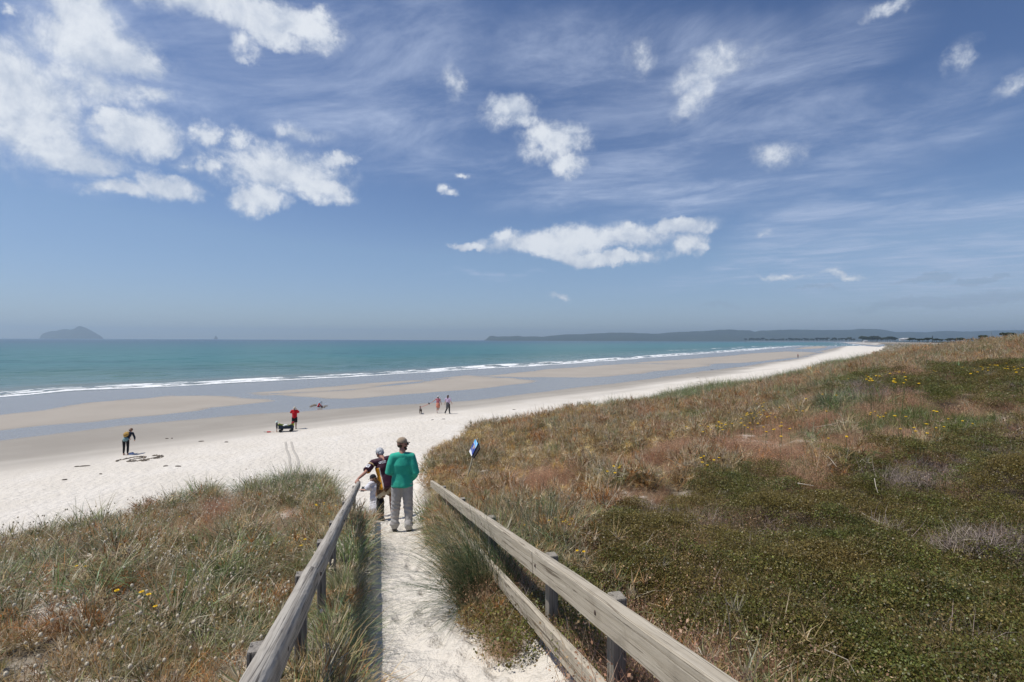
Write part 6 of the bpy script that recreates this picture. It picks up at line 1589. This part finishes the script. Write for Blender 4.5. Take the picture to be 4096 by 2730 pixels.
# ------------------------------------------------------------------ far trees, scrub and buildings
M_CROWN = forest_mat('far crowns', (.018, .026, .012), (.040, .052, .022), (.055, .065, .03)); M_TRUNK = simple('grey trunk', (.10, .085, .07), .9)
def far_tree(seed, w, h, kind):
    rg2 = np.random.default_rng(seed); o = empty('tree')
    lobes = []
    for i in range(9 if kind != 'pine' else 7):
        if kind == 'pine': z = .25 + .75 * i / 7; lobes.append((rg2.normal(0, .04) * w, rg2.normal(0, .04) * w, z * h, w * .42 * (1.08 - z), h * .09))
        else:
            a = rg2.uniform(0, 6.28); r_ = rg2.uniform(.05, .33) * w; lobes.append((r_ * math.cos(a), r_ * math.sin(a), h * rg2.uniform(.48, .86), w * rg2.uniform(.16, .26), h * rg2.uniform(.10, .17)))
    V = []; F = []
    for cx, cy, cz, rr_, rz_ in lobes:
        for k_ in range(46):
            d = rg2.normal(size=3); d /= np.linalg.norm(d); p = np.array((cx, cy, cz)) + d * np.array((rr_, rr_, rz_)) * rg2.uniform(.75, 1.12); u_ = np.cross(d, rg2.normal(size=3)); u_ /= np.linalg.norm(u_) + 1e-9; w_ = np.cross(d, u_); s_ = .055 * w * rg2.uniform(.7, 1.5); b = len(V)
            V += [p + u_ * s_, p + w_ * s_ * .8, p - u_ * s_ * .9, p - w_ * s_ * .7]; F.append((b, b + 1, b + 2, b + 3))
    me = np_mesh('crown', np.array(V), np.array(F), False); obj('crown', me, M_CROWN, o)
    tb = MB().tube([(0, 0, -.5), (w * .01, 0, h * .3), (0, w * .01, h * .62)], [h * .035, h * .026, h * .012], 8)
    for a in (0.4, 2.3, 4.4): tb.tube([(0, 0, h * .34), (w * .2 * math.cos(a), w * .2 * math.sin(a), h * .62)], [h * .018, h * .007], 6)
    tb.build('trunk', M_TRUNK, o); return o
PT = {'round': [far_tree(1, 9, 8.5, 'round'), far_tree(2, 11, 9, 'round'), far_tree(3, 14, 10, 'round')], 'pine': [far_tree(4, 5, 13, 'pine')]}
first = set()
def plant_tree(u, base_v, top_v, d, kind, label, group, wk=1.0):
    pr = rg.choice(PT[kind]); o = pr if pr.name not in first else copy_tree(pr); first.add(pr.name)
    b = at_d(u, base_v, d); t_ = at_d(u, top_v, d); hh_ = t_.z - b.z; nat = {'tree': 9}.get('tree') if kind == 'round' else 13
    s = hh_ / nat; o.location = b; o.scale = (s * wk, s * wk, s); o.rotation_euler = (0, 0, rg.uniform(0, 6)); tag(o, label, 'tree', group)
plant_tree(3932, 1368, 1339.5, 330, 'round', 'round-headed dark tree standing alone on the dune skyline', None, 1.0)
plant_tree(4024, 1366, 1328.5, 260, 'round', 'biggest dark tree on the skyline near the right end of the dunes', None, 1.05)
plant_tree(4050, 1366, 1329.5, 268, 'round', 'slim dark tree leaning beside the biggest skyline tree', None, .55)
plant_tree(3966, 1368, 1341, 360, 'round', 'ragged small tree between the two skyline trees', None, .9)
plant_tree(3730, 1370, 1343, 900, 'pine', 'pointed pine rising above the far dark scrub', None, 1.1)
for i in range(16): plant_tree(3448 + i * 4.6 + rg.uniform(-2, 2), 1367, 1346 + rg.uniform(-1.5, 2.5), 1500 + rg.uniform(-60, 60), 'round', 'dark tree in the dense tall grove behind the curve of the beach', 'trees of the tall grove', .95)
for i in range(11): plant_tree(3522 + i * 6 + rg.uniform(-2, 2), 1367, 1347.5 + rg.uniform(-2, 4) + max(0, i - 7) * 2, 1350 + rg.uniform(-60, 60), 'round', 'dark tree in the second grove right of the tall grove', 'trees of the second grove', .95)
for i in range(46): plant_tree(2985 + i * 9.6 + rg.uniform(-4, 4), 1365.8, 1356 - (i / 46) * 3.5 + rg.uniform(-3.5, 3), 3300 - i * 32 + rg.uniform(-100, 100), 'round', 'tiny dark tree in the thin line behind the far beach', 'tree line behind the far beach', 1.0)
for i in range(30): plant_tree(3640 + i * 13 + rg.uniform(-6, 6), 1369, 1352 + rg.uniform(-3, 5), 700 + rg.uniform(-80, 120), 'round', 'low wind-bent dark tree in the scrub belt behind the dunes', 'trees of the scrub belt', 1.25)
# scrub carpeting the flat behind the dunes
def f_scrub(b):
    for i in range(150):
        a = U(0, 6.28); r_ = math.sqrt(U(0, 1)); b.disc((r_ * math.cos(a), r_ * math.sin(a), .75 * math.sqrt(max(0, 1 - r_ * r_)) * U(.6, 1.1)), (U(-1, 1), U(-1, 1), U(0, 1)), U(.08, .16), bv=U(0, .8))
K_SCR = kit('scrubbush', f_scrub, 4, M_LEAF)
n_ = 5200; dd = np.exp(RNG.uniform(math.log(260), math.log(3000), n_)); uu_ = RNG.uniform(3000, 4300, n_); xx = (uu_ - 2048) / 2048 * dd; zz, _, ss_, _ = ground(xx, dd, True)
ok = (ss_ > np.clip(dd * .10, 60, 160)) ; xx, dd, zz = xx[ok], dd[ok], zz[ok]; nn_ = fbm(xx * .012, dd * .012, 3, 301)[:, None]
scatter('coastal_scrub', K_SCR, np.c_[xx, dd, zz - .2], RNG.uniform(1.4, 2.8, len(xx)) * np.clip(dd / 420, 1, 2.2), (np.array((.035, .05, .016)) * (1 - nn_) + np.array((.09, .075, .035)) * nn_) * (1 + RNG.normal(0, .2, (len(xx), 1))).clip(.4, 1.6), 'dark low scrub covering the flats between the dunes and the far trees', 'scrub', .1, .8)
M_HWALL = simple('white house wall', (.62, .60, .56), .8); M_HROOF = simple('pale roof', (.50, .50, .49), .6); M_PANE = simple('dark window', (.03, .035, .04), .2)
for (u, v, d, w, lab) in ((3622, 1358, 1250, 15, 'long white house among the trees behind the dunes'), (3606, 1360, 1200, 8, 'small pale house left of the long white house'), (3461, 1367, 1450, 12, 'low white hut at the back of the far beach')):
    b_ = at_d(u, v + 3, d); hs = empty('house', tuple(b_), rg.uniform(-.3, .3)); tag(hs, lab, 'house')
    MB().box((0, 0, 1.6), (w, 6, 3.4)).build('wall', M_HWALL, hs, False)
    rf = MB(); hw, hd = w / 2 + .4, 3.5; rf.v = [V3(p) for p in ((-hw, -hd, 3.2), (hw, -hd, 3.2), (hw, hd, 3.2), (-hw, hd, 3.2), (-hw, 0, 4.9), (hw, 0, 4.9))]; rf.f = [[0, 1, 5, 4], [2, 3, 4, 5], [0, 4, 3], [1, 2, 5], [3, 2, 1, 0]]; rf.build('roof', M_HROOF, hs, False)
    for k_ in (-1, 0, 1): MB().box((k_ * w * .3, -3.03, 1.7), (w * .12, .08, 1.3)).build('window', M_PANE, hs, False)
